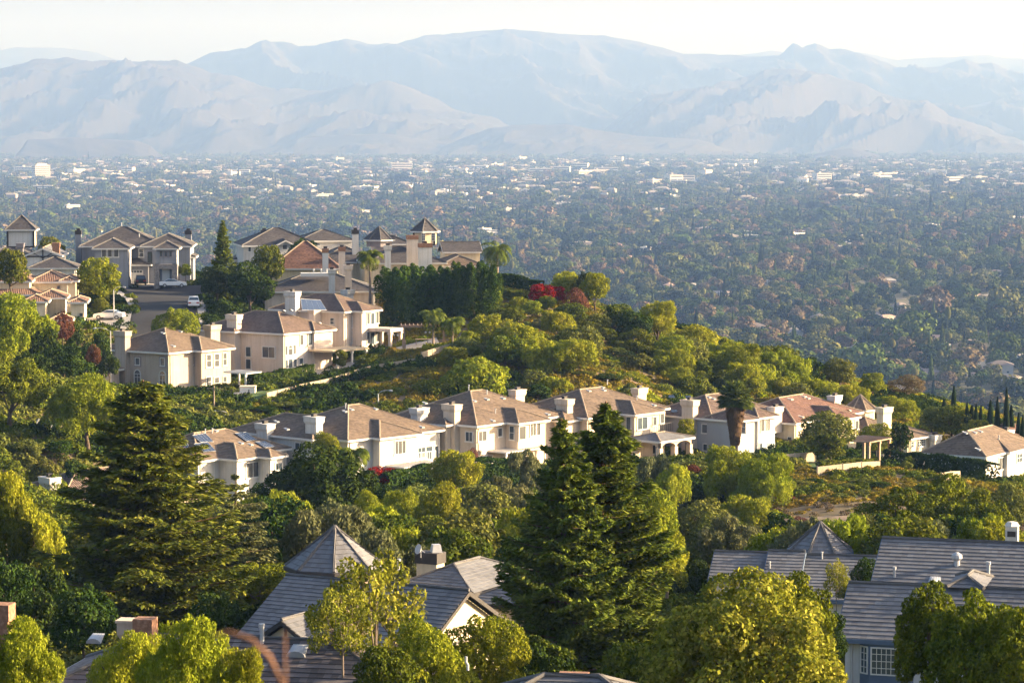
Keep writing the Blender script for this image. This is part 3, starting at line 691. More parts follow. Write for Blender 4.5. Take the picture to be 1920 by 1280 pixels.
# blue-grey house
h = House('clapboard_house', 'blue-grey house with white window trims behind the shaggy fan palm', (1336, 786), 373, 48, 4.8, 'greyblue', 'r_barrel')
h.vol(R_=1462, Lm=11.4); h.vol(C=(1422, 784), R_=1462, Lm=9); h.vol(C=(1384, 790), R_=1424, Lm=6)
h.chim(1297, 749, 1.9, 1.1, 0, 'L', mat_='beige'); h.chim(1454, 762, 1.7, 1, d=383, bot=2, mat_='pinkish')
for q in ((1329, 745), (1338, 748)): h.vent(*q)
for q in ((1260, 744), (1292, 745), (1265, 771)): h.panel([(q[0] - 6, q[1] - 2), (q[0] + 4, q[1] - 2), (q[0] + 6, q[1] + 3), (q[0] - 6, q[1] + 3)], 0, 2, 'blind', 'skylight', .1)
h.win('L', 1322, 803, 13, 18); h.win('R', 1344, 803, 14, 19, nx=2); h.win('L', 1395, 801, 9, 21, 2, ny=2); h.win('L', 1410, 801, 9, 22, 1, ny=2)
h.win('R', 1429, 797, 7, 24, 1, 'blind'); h.win('R', 1439, 796, 9, 24, 1, 'blind', nx=2); h.win('R', 1446, 840, 12, 22, 1, nx=3, name='patio_door'); h.win('R', 1426, 838, 6, 16, 1); h.win('L', 1324, 838, 12, 14)
q = h.onplane(1340, 828, 0, 'R'); h.cover([(q.x, q.y - 2.6), (q.x + 8.6, q.y - 2.6), (q.x + 8.6, q.y - .1), (q.x, q.y - .1)], 2.9, posts=[(q.x + .2, q.y - 2.4), (q.x + 8.4, q.y - 2.4)])
# red-brown roofed house
h = House('stucco_house', 'cream house with red-brown tiles and a timber pergola at its corner', (1492, 794), 382, 55, 4.1, 'cream', 'r_redbarrel')
h.vol(R_=1619, Lm=12.4); h.vol(C=(1572, 788), R_=1614, Lm=9)
h.chim(1565, 741, 1.8, 1, d=398, bot=3, mat_='white')
for q in ((1482, 749), (1507, 744), (1514, 747), (1503, 782)): h.vent(*q, sz=1.2)
for q in ((1572, 773), (1591, 770)): h.vent(*q, 1, 0, sz=1.1)
h.win('L', 1481, 831, 9, 26, ny=2); h.win('R', 1606, 796, 7, 18, 1, 'blind'); h.win('R', 1530, 812, 12, 16, 0, 'blind')
q = h.loc(P(1598, 824, 360)); h.cover([(q.x - 1, q.y - 3), (q.x + 5.2, q.y - 3), (q.x + 5.2, q.y + 1.2), (q.x - 1, q.y + 1.2)], q.z, .16, [(q.x - .6, q.y - 2.7), (q.x + 2.2, q.y - 2.7), (q.x + 4.9, q.y - 2.7), (q.x + 4.9, q.y + .9)], 'wood', slats=14, pr=.14)
# turret house beyond
h = House('turret_house', 'house with a pointed brown turret roof beside a cream chimney', (1703, 823), 385, TH, 4.6, 'cream', 'r_brown')
h.vol(R_=1755, L=1640, roof='hip'); c = h.loc(P(1613, 766, 405)); h.turret(c[:2], 2.5, 8, c.z, 2.0, rot=.2, oh=.35)
h.vol(C=(1630, 806), R_=1680, Lm=7, dz=-.2)
h.chim(1658, 763, 1.9, 1.1, d=387, bot=0, mat_='cream'); h.chim(1753, 815, 1.3, .9, d=389, bot=0, mat_='white')
h.win('R', 1727, 829, 15, 16, 0, nx=4, ny=3); h.win('R', 1710, 833, 6, 12, 0, ny=2)
# house at the edge of the row
h = House('stucco_house', 'pale blue-white house at the end of the row behind a clipped dark hedge', (1849, 857), 340, 58, 3.5, 'white', 'r_brown')
h.vol(R_=1945, Lm=8.6, pitch=30); h.vol(C=(1893, 848), R_=1945, Lm=8)
h.chim(1887, 806, 1.8, 1, d=356, bot=3, mat_='white')
for q in ((1810, 812), (1827, 811), (1838, 809)): h.vent(*q)
h.vent(1834, 843); h.vent(1873, 825, 0, 0, 'pipe')
h.win('R', 1878, 868, 13, 24, 0, 'blind', nx=2); h.win('R', 1911, 858, 11, 18, 1, nx=2, ny=2)
h = House('stucco_house', 'small brown roof peeking past the last chimney of the row', (1902, 829), 385, TH, 4, 'white', 'r_red'); h.vol(Rm=10, Lm=9)

# ============================ upper terrace ============================
h = House('stucco_house', 'tan stucco house with grey window surrounds and two chimneys above the tall conifer', (316, 662), 400, 55, 6, 'tan', 'r_brown')
h.vol(R_=440, Lm=13.4); h.vol(C=(378, 658), R_=441, Lm=10); h.vol(C=(196, 695), Rm=4, Lm=6, dz=-2.6)
h.chim(233, 620, 2.0, 1.1, 0, 'L'); h.chim(398, 609, 2, 1.2, d=415, bot=4)
for q in ((306, 625), (339, 622), (374, 635)): h.vent(*q)
h.vent(325, 649); h.vent(346, 616, 0, 0, 'pipe'); h.vent(352, 615, 0, 0, 'pipe')
for x, y, w_, hh in ((213, 682, 7, 14), (258, 677, 9, 14), (305, 678, 9, 15)): h.win('L', x, y, w_, hh, 0, 'glass', style='surr')
h.win('L', 334, 677, 7, 13, 1, style='surr'); h.win('L', 360, 677, 7, 13, 1, style='surr')
for x, y, w_, hh in ((213, 706, 13, 30), (258, 707, 13, 30), (305, 713, 13, 38)): h.win('L', x, y, w_, hh, 0, 'blind', style='arch surr', nx=2, ny=2)
h.win('L', 346, 712, 16, 34, 1, 'blind', style='arch', nx=3, name='garden_door')
for x, y, w_, hh in ((391, 676, 10, 25), (406, 675, 10, 26), (421, 673, 8, 24), (391, 716, 10, 22), (406, 718, 10, 24), (421, 716, 8, 23)): h.win('R', x, y, w_, hh, 1, 'blind', ny=2)
q = h.onplane(436, 702, 1, 'R'); q0 = h.loc(P(441, 702, 402))
h.cover([(q0.x, q0.y - 2), (q0.x + 3.4, q0.y - 2), (q0.x + 3.4, q0.y + 2.2), (q0.x, q0.y + 2.2)], 3.1, .16, [(q0.x + .15, q0.y - 1.8), (q0.x + 3.2, q0.y - 1.8), (q0.x + 3.2, q0.y + 2)], slats=9, pr=.1)
TANZ = h.zg
h = House('stucco_house', 'pinkish house with maroon-brown roof and a sagging canvas patio cover', (532, 626), 415, 55, 6.3, 'pinkish', 'r_barrel')
h.vol(R_=631, Lm=17); h.vol(C=(590, 621), R_=630, Lm=6); h.vol(C=(440, 622), Rm=9, L=366, dz=.03)
h.chim(442, 589, 1.9, 1.1, 0, 'L'); h.chim(591, 576, 1.9, 1, d=432, bot=4); 
for q in ((514, 586), (531, 583), (545, 582), (553, 612), (598, 606)): h.vent(*q)
h.win('L', 466, 659, 11, 20, ny=1); h.win('L', 466, 682, 11, 20); h.win('L', 504, 660, 25, 22, 0, 'blind', nx=2)
for x, y, w_, hh, p_ in ((565, 637, 7, 20, 'blind'), (581, 636, 9, 23, 'glass'), (594, 634, 5, 19, 'blind'), (617, 631, 10, 18, 'blind'), (536, 657, 5, 18, 'blind'), (552, 655, 5, 18, 'blind'), (537, 682, 5, 16, 'glass'), (553, 680, 7, 16, 'glass'), (564, 677, 9, 14, 'glass'), (600, 676, 14, 14, 'glass')): h.win('R', x, y, w_, hh, 0, p_)
h.win('R', 544, 656, 9, 20, 0, 'blind', style='arch'); h.win('R', 544, 681, 9, 18)
q = h.onplane(578, 655, 0, 'R'); h.cover([(q.x, q.y - 4.6), (q.x + 8.6, q.y - 4.6), (q.x + 8.6, q.y - .05), (q.x, q.y - .05)], 3.6, .28, [(q.x + 1.5, q.y - 4.3), (q.x + 5, q.y - 4.3), (q.x + 8.4, q.y - 4.3)], 'canvas', 'trim', pr=.12)
h = House('stucco_house', 'off-white house with dark pool-heating panels on its tiles and a columned porch', (646, 585), 430, 60, 6.3, 'pinkish', 'r_barrel')
h.vol(R_=716, Lm=14); h.vol(C=(680, 584), R_=717, Lm=9)
h.chim(551, 546, 1.9, 1.2, 0, 'L', mat_='white'); h.chim(652, 543, 1.8, 1, d=446, bot=4, mat_='white')
h.panel([(563, 562), (600, 564), (612, 583), (566, 583)], 0, 2, 'solar', 'heating_panel')
h.panel([(604, 552), (611, 553), (634, 578), (627, 578)], 0, 0, 'blind', 'skylight')
h.win('L', 623, 602, 8, 13, nx=1, ny=2); h.win('L', 657, 603, 8, 22, 1); h.win('L', 657, 632, 8, 22, 1, 'blind')
for x, y, w_, hh in ((690, 597, 6, 22), (698, 597, 8, 23), (707, 595, 6, 22), (690, 633, 6, 24), (698, 634, 8, 24), (707, 631, 6, 20)): h.win('R', x, y, w_, hh, 1, 'glass' if x == 698 else 'blind')
q = h.loc(P(718, 615, 433)); m = MB(); 
h.cover([(q.x - 1, q.y - 2), (q.x + 2.6, q.y - 2), (q.x + 2.6, q.y + 2), (q.x - 1, q.y + 2)], q.z, .5, [(q.x - .6, q.y - 1.7), (q.x + 2.3, q.y - 1.7), (q.x + 2.3, q.y + 1.7)], 'pinkish', pr=.22)
KZ = h.zg
h = House('stucco_house', 'dark brown roof with a white-rimmed flat well in front of the red roof', (491, 547), 455, 4, 5.5, 'pinkish', 'r_red', cap='capdark')
h.vols; h.vol(R_=709, Lm=13, pitch=20, rmat='r_dark')
h.chim(622, 505, 1.0, .8, d=452, bot=1, mat_='white'); h.chim(653, 497, 1.1, .8, d=455, bot=1, mat_='pinkish')
m = MB(); q = h.loc(P(593, 512, 459)); m.box((q.x - 2.5, q.y - 1.2, q.z - .5), (q.x + 2.4, q.y + 1.2, q.z + .05)); m.build('roof_well', M['trim'], h.root)
m = MB(); q = h.loc(P(602, 508, 459))
for k in (-1.2, 0, .9): m.tube([q + Vector((k, 0, -.3)), q + Vector((k, 0, .35))], .12, 8)
m.build('roof_vent', M['metal'], h.root)
h = House('tiled_house', 'rust-red steep roof rising to a point among grey roofs', (505, 504), 478, 4, 4.5, 'cream', 'r_red'); h.vol(R_=640, Lm=11.5, pitch=37)
h.chim(610, 466, 1.0, .8, d=474, bot=0, mat_='white', style='brick'); h.chim(641, 463, 1.1, .8, d=476, bot=0, mat_='pinkish', style='brick')
h = House('tiled_house', 'broad dark grey hip roof directly behind the rust-red roof', (590, 492), 496, 8, 5, 'cream', 'r_dark', cap='capdark'); h.vol(R_=712, Lm=14, pitch=24)
h.chim(666, 431, 1.1, .9, d=500, bot=2, mat_='white', style='dark')
h = House('gabled_house', 'white house with a bright gable and brown roof behind leafy trees', (453, 461), 508, 12, 5.8, 'white', 'r_dark'); h.vol(R_=600, Lm=13, pitch=24); h.vol(C=(515, 461), R_=556, Lm=8, roof='gv', pitch=27)
h.vol(C=(560, 452), R_=668, Lm=10, dz=.3, pitch=20); h.chim(495, 431, 1.1, .9, d=516, bot=2, mat_='white', style='dark')
h.win('R', 468, 467, 6, 10, 0); h.win('R', 534, 463, 10, 10, 1, 'blind'); h.vol(C=(437, 487), R_=462, Lm=6, dz=-3)
# half-timbered house with hexagonal tower
h = House('half_timbered_house', 'half-timbered house with a six-sided lantern tower and brick-capped chimneys', (682, 494), 484, 8, 5, 'cream', 'r_dark', cap='capdark')
h.vol(R_=838, Lm=16, pitch=19, rmat='r_dark'); c = h.loc(P(797, 433, 492)); h.turret(c[:2], 2.7, 6, c.z, 2.2, zw=c.z - 2.4, rot=.25, timber=True, oh=.6, rmat='r_dark')
h.vol(C=(830, 473), R_=905, Lm=8, dz=1.2, roof='gu', pitch=22, rmat='r_dark'); h.vol(C=(822, 499), R_=910, Lm=13, dz=-.6, pitch=21, rmat='r_brown')
h.vol(C=(700, 458), R_=775, Lm=10, dz=2.0, pitch=22, rmat='r_dark', mat_='surround')
V = h.vols[1]; uu = V['u1'] - V['oh'] + .03; m = MB(); vm = (V['v0'] + V['v1']) / 2; hw = (V['v1'] - V['v0']) / 2 - V['oh']
for k in range(-3, 4):
    y = vm + k * hw / 3.5; m.box((uu, y - .08, V['z'] - .6), (uu + .06, y + .08, V['z'] + (hw - abs(y - vm)) * V['tp'] - .1))
m.build('timber_frame', M['darktrim'], h.root)
for x in (794, 812): 
    q = h.loc(P(x, 444, 489.4)); m = MB(); m.box((q.x - .3, q.y - .05, q.z - .7), (q.x + .3, q.y + .05, q.z + .7)); wo = m.build('window', M['trim'], h.root)
    m = MB()
    for i in (-1, 1):
        for j in (-1, 0, 1): m.box((q.x + i * .13 - .1, q.y - .06, q.z + j * .42 - .18), (q.x + i * .13 + .1, q.y - .051, q.z + j * .42 + .18))
    m.build('pane', M['glass'], wo)
c = h.loc(P(711, 449, 490)); h.turret(c[:2], 2.7, 8, c.z, 2.2, zw=c.z - 1.2, oh=.5, rmat='r_dark', wall='surround')
h.chim(773, 441, 1.9, 1, d=482, bot=1, mat_='pinkish', style='brick', flue=False); h.chim(797, 456, 2.2, 1.2, d=474, bot=-2, mat_='white', style='brick'); h.chim(727, 460, 1.0, .8, d=478, bot=0, mat_='white')
# grey house at the cul-de-sac
h = House('grey_house', 'large blue-grey house with two white garage doors at the end of the cul-de-sac', (148, 462), 492, 3, 6.6, 'lavender', 'r_dark')
h.vol(R_=305, Lm=13, pitch=25); h.vol(C=(262, 462), R_=361, Lm=12, pitch=23); h.vol(C=(172, 466), R_=244, Lm=9, pitch=25)
h.vol(C=(287, 466), R_=336, Lm=6, pitch=27); g = h.vol(C=(176, 497), R_=283, Lm=8, dz=-3.2, pitch=20); h.vol(C=(333, 482), R_=367, Lm=7, dz=-2, pitch=20)
h.win('R', 195, 474, 10, 16, 2, 'blind'); h.win('R', 206, 474, 9, 16, 2, 'blind'); h.win('R', 218, 474, 10, 16, 2, 'blind'); h.win('R', 265, 474, 10, 16, 1, 'blind', ny=2)
for x in (302, 311, 320): h.win('R', x, 476, 5, 10, 3, frame='surround')
for x in (337, 344, 353): h.win('R', x, 488, 4, 5, 5, frame='surround')
h.win('R', 281, 486, 8, 28, 1, frame='darktrim', name='dark_recess')  # no window: dark pane and frame stand for the shade of a recess
for x, w_ in ((222, 20), (256, 25)):
    wo = h.win('R', x, 519, w_, 25, g, 'trim', nx=1, ny=4, name='garage_door')
    q = h.onplane(x, 509, g, 'R'); m = MB()
    for i in range(4): m.box((q.x - .95 + i * .5, q.y - .1, q.z - .15), (q.x - .55 + i * .5, q.y - .05, q.z + .15))
    m.build('pane', M['glass'], wo)
q = h.onplane(311, 509, 3, 'R'); m = MB(); m.box((q.x - 1.9, q.y - 1.2, -1), (q.x - 1.0, q.y, 4.0)); m.box((q.x + 1.1, q.y - 1.2, -1), (q.x + 2.0, q.y, 4.0)); m.box((q.x - 1.9, q.y - 1.22, 3.2), (q.x + 2.0, q.y - .02, 4.0)); m.build('stone_porch', M['stone'], h.root)
h.win('R', 311, 511, 14, 27, 3, 'trim', name='front_door', style='arch')
h.chim(147, 432, 1.0, .9, d=498, bot=2, style='dark', mat_='lavender'); h.chim(353, 432, 1.1, .9, d=504, bot=2, style='dark', mat_='lavender')
h.vent(261, 445, 0, 0, 'pipe'); h.vent(228, 424, 0, 0, 'pipe')
GZ = h.zg
# half-timbered house with square tower
h = House('half_timbered_house', 'half-timbered house with a square white-walled tower and dark pointed roof', (51, 503), 470, 4, 3.2, 'white', 'r_dark')
h.vol(R_=147, Lm=8, pitch=22); h.vol(C=(44, 480), R_=116, Lm=14, dz=1.6, roof='gv', pitch=22, rmat='r_grey'); h.vol(C=(-20, 478), R_=50, Lm=12, dz=1.4, pitch=25, rmat='r_dark')
c = h.loc(P(41, 429.5, 484)); h.turret(c[:2], 3.7, 4, c.z, 2.35, zw=c.z - 3, rot=R(45), timber=True, oh=.6, rmat='r_dark')
V = h.vols[1]; vv = V['v0'] + V['oh'] - .05; um = (V['u0'] + V['u1']) / 2; m = MB()
m.box((um - .09, vv - .05, V['z'] - 1.2), (um + .09, vv, V['z'] + 1.1)); m.box((V['u0'] + .5, vv - .045, V['z'] - .2), (V['u1'] - .5, vv, V['z']))
m.tube([(um, vv, V['z'] - .4), (um + 1.6, vv, V['z'] + .5)], .08, 4); m.tube([(um, vv, V['z'] - .4), (um - 1.6, vv, V['z'] + .5)], .08, 4); m.build('timber_frame', M['darktrim'], h.root)
h.chim(38, 456, .9, .8, d=462, bot=0, mat_='surround', flue=False); h.chim(105, 455, 1.2, 1, d=482, bot=2, style='brick', mat_='brick', flue=False)
# terracotta row
h = House('terracotta_house', 'peach-walled house with stepped clay tile roofs beside the bright pepper tree', (52, 529), 440, 6, 5.5, 'cream', 'r_clay')
h.vol(R_=134, Lm=10, pitch=24); h.vol(C=(-30, 528), R_=60, Lm=12, dz=.4, pitch=26); h.vol(C=(110, 527), R_=147, Lm=10, dz=.1, pitch=20)
h.vol(C=(-30, 553), R_=76, Lm=8, dz=-1.6, pitch=24); h.vol(C=(62, 559), R_=126, Lm=8, dz=-2.0, pitch=22); h.vol(C=(40, 566), R_=91, Lm=6, dz=-2.2, pitch=24)
h.vol(C=(127, 567), R_=164, Lm=9, dz=-2.4, pitch=20); h.vol(C=(92, 600), R_=137, Lm=4, dz=-4.2, pitch=24)
h.win('R', 110, 538, 6, 6, 0, frame='surround'); h.win('R', 152, 590, 8, 8, 6, 'blind', frame='cream')
RZ = h.zg
h = House('tiled_house', 'small grey roof half hidden in dark shrubs beside the tan house', (160, 694), 398, 6, 3, 'tan', 'r_grey'); h.vol(R_=200, Lm=6, pitch=20)

# ============================ houses near the camera ============================
h = House('turret_house', 'cream house with a broad octagonal grey turret roof and a lit end gable', (440, 1195), 160, -28, 3.2, 'cream', 'r_grey', cap='capdark', trim='darktrim')
h.vol(Rm=12.2, Lm=11, roof='gu', pitch=27)
V = h.vols[0]
c = h.loc(P(628, 1060, 170)); h.turret(c[:2], 3.0, 8, c.z, 2.35, rot=R(22.5 + 8), oh=.45)
h.vol(C=(733, 1100), R_=885, Lm=9, dz=.75, pitch=22, rmat='r_grey'); h.vol(C=(860, 1128), R_=985, Lm=7, dz=.2, pitch=20)
h.chim(807, 1034, 1.45, 1.0, d=178, bot=2, mat_='cream', style='dark', flue=False)
q = h.loc(P(815, 1021, 178)); m = MB(); m.tube([q + Vector((.1, 0, -.5)), q + Vector((.1, 0, .05))], [.48, .33], 4); m.build('flue', M['metal'], h.root)
q = h.loc(P(789, 1030, 177)); m = MB(); m.tube([q, q + Vector((-.06, -.1, .03)), q + Vector((-.1, -.18, .06))], [.03, .25, .33], 14); m.tube([q + Vector((0, 0, -.5)), q, q + Vector((.45, -.3, -.1))], .025, 6); m.build('satellite_dish', M['metal'], h.root)
h.vent(748, 1070, 1, 0, 'pipe', 1.2)
dv = h.vol(at=(h.alongpx(484, (0, -.35), (1, 0), 3.4), -.35), Rm=3.1, Lm=5, dz=.22, roof='gv', pitch=33, base=.5)
V2 = h.vols[dv]; m = MB(); m.box(((V2['u0'] + V2['u1']) / 2 - .08, V2['v0'] + V2['oh'] - .06, V2['z'] - 1), ((V2['u0'] + V2['u1']) / 2 + .08, V2['v0'] + V2['oh'], V2['z'] + .7)); m.build('timber_post', M['darktrim'], h.root)
h.vol(C=(985, 1180), R_=1045, Lm=6, dz=-.4, roof='gu', pitch=20)
h.win('R', 1000, 1190, 20, 24, 4, nx=1, frame='surround')
h = House('tiled_house', 'long mottled brown tile roof with half-round vents below the turret house', (20, 1316), 118, -10, 3.0, 'cream', 'r_mottled', cap='capdark')
h.vol(R_=800, Lm=10, pitch=22.5, roof='hip')
h.chim(272, 1158, .7, .7, d=121, bot=2, mat_='brick', style='brick', flue=False); h.chim(240, 1160, .45, .45, d=122, bot=2, mat_='beige', style='flare', flue=False); h.chim(4, 1131, .7, .7, d=118, bot=2, mat_='brick', style='brick', flue=False)
h.vent(179, 1200, 0, 0, sz=1.2); h.vent(558, 1224, 0, 0, sz=1.5); h.vent(491, 1206, 0, 0, 'pipe', 1.4)
h = House('tiled_house', 'grey roof corner with a brick chimney stub below the twin conifers', (850, 1360), 97, -8, 3, 'cream', 'r_grey', cap='capdark')
h.vol(R_=1260, Lm=5.6, pitch=24); h.chim(1075, 1262, .9, .7, d=100, bot=2, mat_='brick', style='brick', flue=False); 
q = h.loc(P(877, 1256, 101)); m = MB(); m.tube([q, q + Vector((0, 0, .2)), q + Vector((-.06, 0, .3)), q + Vector((-.06, 0, .5))], .05, 8); m.build('vent_pipe', M['metal'], h.root)
# grey house with blue-grey trim
h = House('bay_window_house', 'grey-roofed house with a white-gridded bay window in blue-grey trim', (1566, 1196), 145, -16, 3.0, 'white', 'r_grey', cap='capdark', trim='bluetrim')
h.vol(R_=2100, Lm=8.6, pitch=27, roof='gu'); h.vol(C=(1632, 1097), R_=2100, Lm=8.4, dz=1.5, pitch=25, roof='gu')
h.vol(C=(1775, 1102), R_=1845, Lm=4, dz=2.2, pitch=24, roof='hip', wall=False, fascia=False)
V = h.vols[0]; vv = V['v0'] + V['oh']
qa = h.onplane(1612, 1235, 0, 'R'); qb = h.onplane(1632, 1235, 0, 'R'); qc = h.onplane(1687, 1235, 0, 'R'); qd = h.onplane(1713, 1235, 0, 'R')
m = MB(); bay = [(qa.x, vv - .01), (qb.x, vv - .42), (qc.x, vv - .42), (qd.x, vv - .01)]
m.prism([(qa.x, vv + .1)] + bay + [(qd.x, vv + .1)], .3, V['z'] - .03); m.build('bay', M['bluetrim'], h.root)
m = MB(); m.prism([(qa.x - .2, vv + .1), (qa.x - .1, vv - .05), (qb.x - .05, vv - .5), (qc.x + .05, vv - .5), (qd.x + .1, vv - .05), (qd.x + .2, vv + .1)], -2, .45); m.build('brick_base', M['stone'], h.root)
def baywin(a, b, z0, z1, nx, ny):
    a, b = Vector((*a, 0)), Vector((*b, 0)); d = (b - a); L = d.length; d.normalize(); nn = Vector((d.y, -d.x, 0))
    def bx(m, x0, x1, y0, y1, zz0, zz1):
        p = [a + d * x + nn * y + Vector((0, 0, z)) for z in (zz0, zz1) for y in (y0, y1) for x in (x0, x1)]
        for f in ((0, 2, 3, 1), (4, 5, 7, 6), (0, 1, 5, 4), (1, 3, 7, 5), (3, 2, 6, 7), (2, 0, 4, 6)): m.face([p[k] for k in f])
    e = .07; m = MB()
    bx(m, e, 2 * e, 0, .06, z0, z1); bx(m, L - 2 * e, L - e, 0, .06, z0, z1); bx(m, 2 * e, L - 2 * e, 0, .06, z0, z0 + e); bx(m, 2 * e, L - 2 * e, 0, .06, z1 - e, z1)
    for i in range(1, nx): x = 2 * e + (L - 4 * e) * i / nx; bx(m, x - .015, x + .015, .012, .05, z0 + e, z1 - e)
    for i in range(1, ny): z = z0 + (z1 - z0) * i / ny; bx(m, 2 * e, L - 2 * e, .01, .045, z - .015, z + .015)
    wo = m.build('window', M['trim'], h.root); m = MB(); bx(m, 2 * e, L - 2 * e, .004, .015, z0 + e, z1 - e); m.build('pane', M['glass'], wo)
z1 = qa.z + .75; z0 = z1 - 1.45
baywin(bay[0], bay[1], z0, z1, 2, 4); baywin(bay[1], bay[2], z0, z1, 5, 4); baywin(bay[2], bay[3], z0, z1, 2, 4)
h.vent(1794, 1060, 1, 0, 'turbine'); h.vent(1853, 1080, 1, 0, 'pipe', 1.3); h.vent(1677, 1083, 1, 0, 'pipe', 1); h.vent(1752, 1092, 1, 0, sz=1.3)
q = h.loc(P(1898, 979, 176)); m = MB(); m.box((q.x - .38, q.y - .4, q.z - 2.5), (q.x + .38, q.y + .4, q.z - .2)); m.tube([q + Vector((0, 0, -.21)), q + Vector((0, 0, .05))], [.5, .3], 4); m.build('chimney', M['white'], h.root)
m = MB(); m.box((q.x - .26, q.y - .42, q.z - .85), (q.x + .26, q.y - .39, q.z - .5)); m.build('chimney_vent', M['dark'], h.root)
XZ = h.zg
# grey roofs with small turret
h = House('turret_house', 'low grey-roofed house with a small octagonal turret and white corner window', (1328, 1085), 182, -12, 3.0, 'white', 'r_grey', cap='capdark', trim='bluetrim')
h.vol(R_=1437, Lm=6, pitch=24, roof='gu'); h.vol(C=(1430, 1086), R_=1500, Lm=6, dz=.1, pitch=25, roof='gu'); h.vol(C=(1478, 1122), R_=1645, Lm=9.2, dz=-.9, pitch=25, roof='gu')
c = h.loc(P(1538, 1031, 189)); h.turret(c[:2], 2.25, 8, c.z, 1.85, rot=R(22.5 + 8), oh=.45)
q = h.loc(P(1493, 1058, 186.2)); m = MB(); m.box((q.x - .22, q.y - .03, q.z - .55), (q.x + .22, q.y + .03, q.z + .55)); wo = m.build('window', M['trim'], h.root); m = MB()
for i in (-1, 1):
    for j in (-1.5, -.5, .5, 1.5): m.box((q.x + i * .095 - .07, q.y - .04, q.z + j * .25 - .1), (q.x + i * .095 + .07, q.y - .031, q.z + j * .25 + .1))
m.build('pane', M['glass'], wo)
h.vent(1443, 1066, 1, 0, 'pipe', .8); h.vent(1541, 1048, 2, 0, 'pipe', .8)
# ------------------------------------------------------------ the hill: one height field through known ground points
def cp(px, py, d): p = P(px, py, d); CTRL.append((p.x, p.y, p.z))
for x, y, z in ((0, -60, 158.4), (-30, 0, 158.2), (30, 0, 158.2), (0, 0, 158.3), (0, 12, 156.2), (0, 40, 149.5), (0, 70, 142.5), (-60, 60, 145), (60, 60, 145), (-25, 92, 136.5), (0, 100, 134.5), (25, 100, 133), (-60, 120, 131), (60, 120, 131),
    (-10, 125, 131), (12, 128, 129), (0, 200, 125), (-12, 200, 125.5), (15, 215, 124), (-20, 230, 122.5), (0, 250, 120), (20, 255, 120), (30, 240, 121), (-30, 260, 120), (0, 300, 116), (18, 300, 116.5), (-20, 305, 117), (38, 262, 119.5),
    (60, 300, 118), (90, 340, 116), (90, 250, 122), (-120, 300, 127), (-120, 450, 131), (-120, 200, 126), (-200, 300, 118), (-200, 600, 90), (200, 300, 112), (200, 150, 125), (-200, 100, 135), (200, 0, 150), (-200, 0, 150),
    (-60, 560, 128), (0, 540, 129), (-120, 560, 125), (0, 620, 105), (-70, 640, 105), (60, 560, 100), (110, 520, 98), (160, 450, 98), (60, 700, 55), (-60, 760, 60), (150, 650, 55), (0, 800, 38), (-100, 900, 22), (100, 850, 18), (0, 1000, 4), (-150, 1000, 4), (150, 1000, 3),
    (0, 1150, -4), (-200, 1150, -4), (200, 1150, -4), (0, 1300, -8), (-240, 1300, -8), (240, 1300, -8)):
    CTRL.append((x, y, z))
for q in ((165, 830, 327), (0, 790, 330), (30, 910, 290), (60, 700, 372), (130, 720, 370), (20, 700, 360), (90, 775, 345), (300, 800, 345), (430, 796, 372), (430, 742, 385), (560, 735, 392), (709, 760, 378), (640, 745, 385), (560, 790, 372),
          (850, 690, 398), (760, 652, 425), (830, 655, 422), (780, 745, 382), (1000, 620, 430), (960, 650, 415), (1150, 640, 438), (1000, 700, 396), (1100, 715, 392), (930, 535, 470), (1060, 565, 462), (1200, 640, 445), (1290, 680, 440), (960, 590, 440), (880, 606, 440), (740, 600, 446),
          (1300, 745, 405), (1450, 770, 405), (1600, 780, 408), (1750, 815, 395), (1900, 835, 400), (1300, 770, 388), (1500, 780, 384), (1200, 745, 392),
          (1500, 862, 348), (1600, 868, 338), (1650, 872, 335), (1530, 905, 322), (1660, 905, 318), (1480, 925, 308), (1600, 965, 295), (1530, 1000, 285), (1470, 1000, 280), (1700, 885, 332), (1800, 905, 325), (1750, 930, 310),
          (1380, 875, 345), (1290, 870, 345), (1150, 880, 342), (1000, 890, 345), (860, 885, 345), (740, 905, 338), (1230, 885, 335)): cp(*q)
for q in ((245, 622, 424), (360, 600, 430), (230, 545, 478), (385, 546, 478), (300, 532, 488), (380, 566, 458), (205, 612, 428), (190, 560, 462), (400, 600, 440)): cp(*q)
for q in ((60, 560, 455), (20, 620, 415), (140, 610, 420), (470, 565, 452), (600, 560, 462), (450, 520, 480)): cp(*q)
A = np.array(CTRL, float)
A = A[np.unique(np.round(A[:, :2] / 2.5), axis=0, return_index=True)[1]]
def phi(r2): return np.sqrt(r2 + 36.0)
D2 = ((A[:, None, :2] - A[None, :, :2]) ** 2).sum(2)
nC = len(A); K = np.zeros((nC + 1, nC + 1)); K[:nC, :nC] = phi(D2) - np.eye(nC) * 1.2; K[:nC, nC] = 1; K[nC, :nC] = 1
W = np.linalg.solve(K, np.append(A[:, 2], 0))
XS = np.linspace(-240, 240, 241); YS = np.concatenate([np.arange(-40, 560, 2.0), np.linspace(560, 1290, 100)])
GX, GY = np.meshgrid(XS, YS)
HG = np.zeros(GX.shape)
for i in range(0, len(YS)):
    r2 = (GX[i][:, None] - A[None, :, 0]) ** 2 + (GY[i][:, None] - A[None, :, 1]) ** 2
    HG[i] = phi(r2) @ W[:nC] + W[nC]
LOWZ = -1.5
for i in range(len(YS)):
    for j in range(len(XS)):
        x, y = XS[j], YS[i]
        HG[i, j] += noise.noise(Vector((x / 9, y / 9, 0))) * (.35 if 40 < y < 560 else 0)
HG = np.maximum(HG, LOWZ)
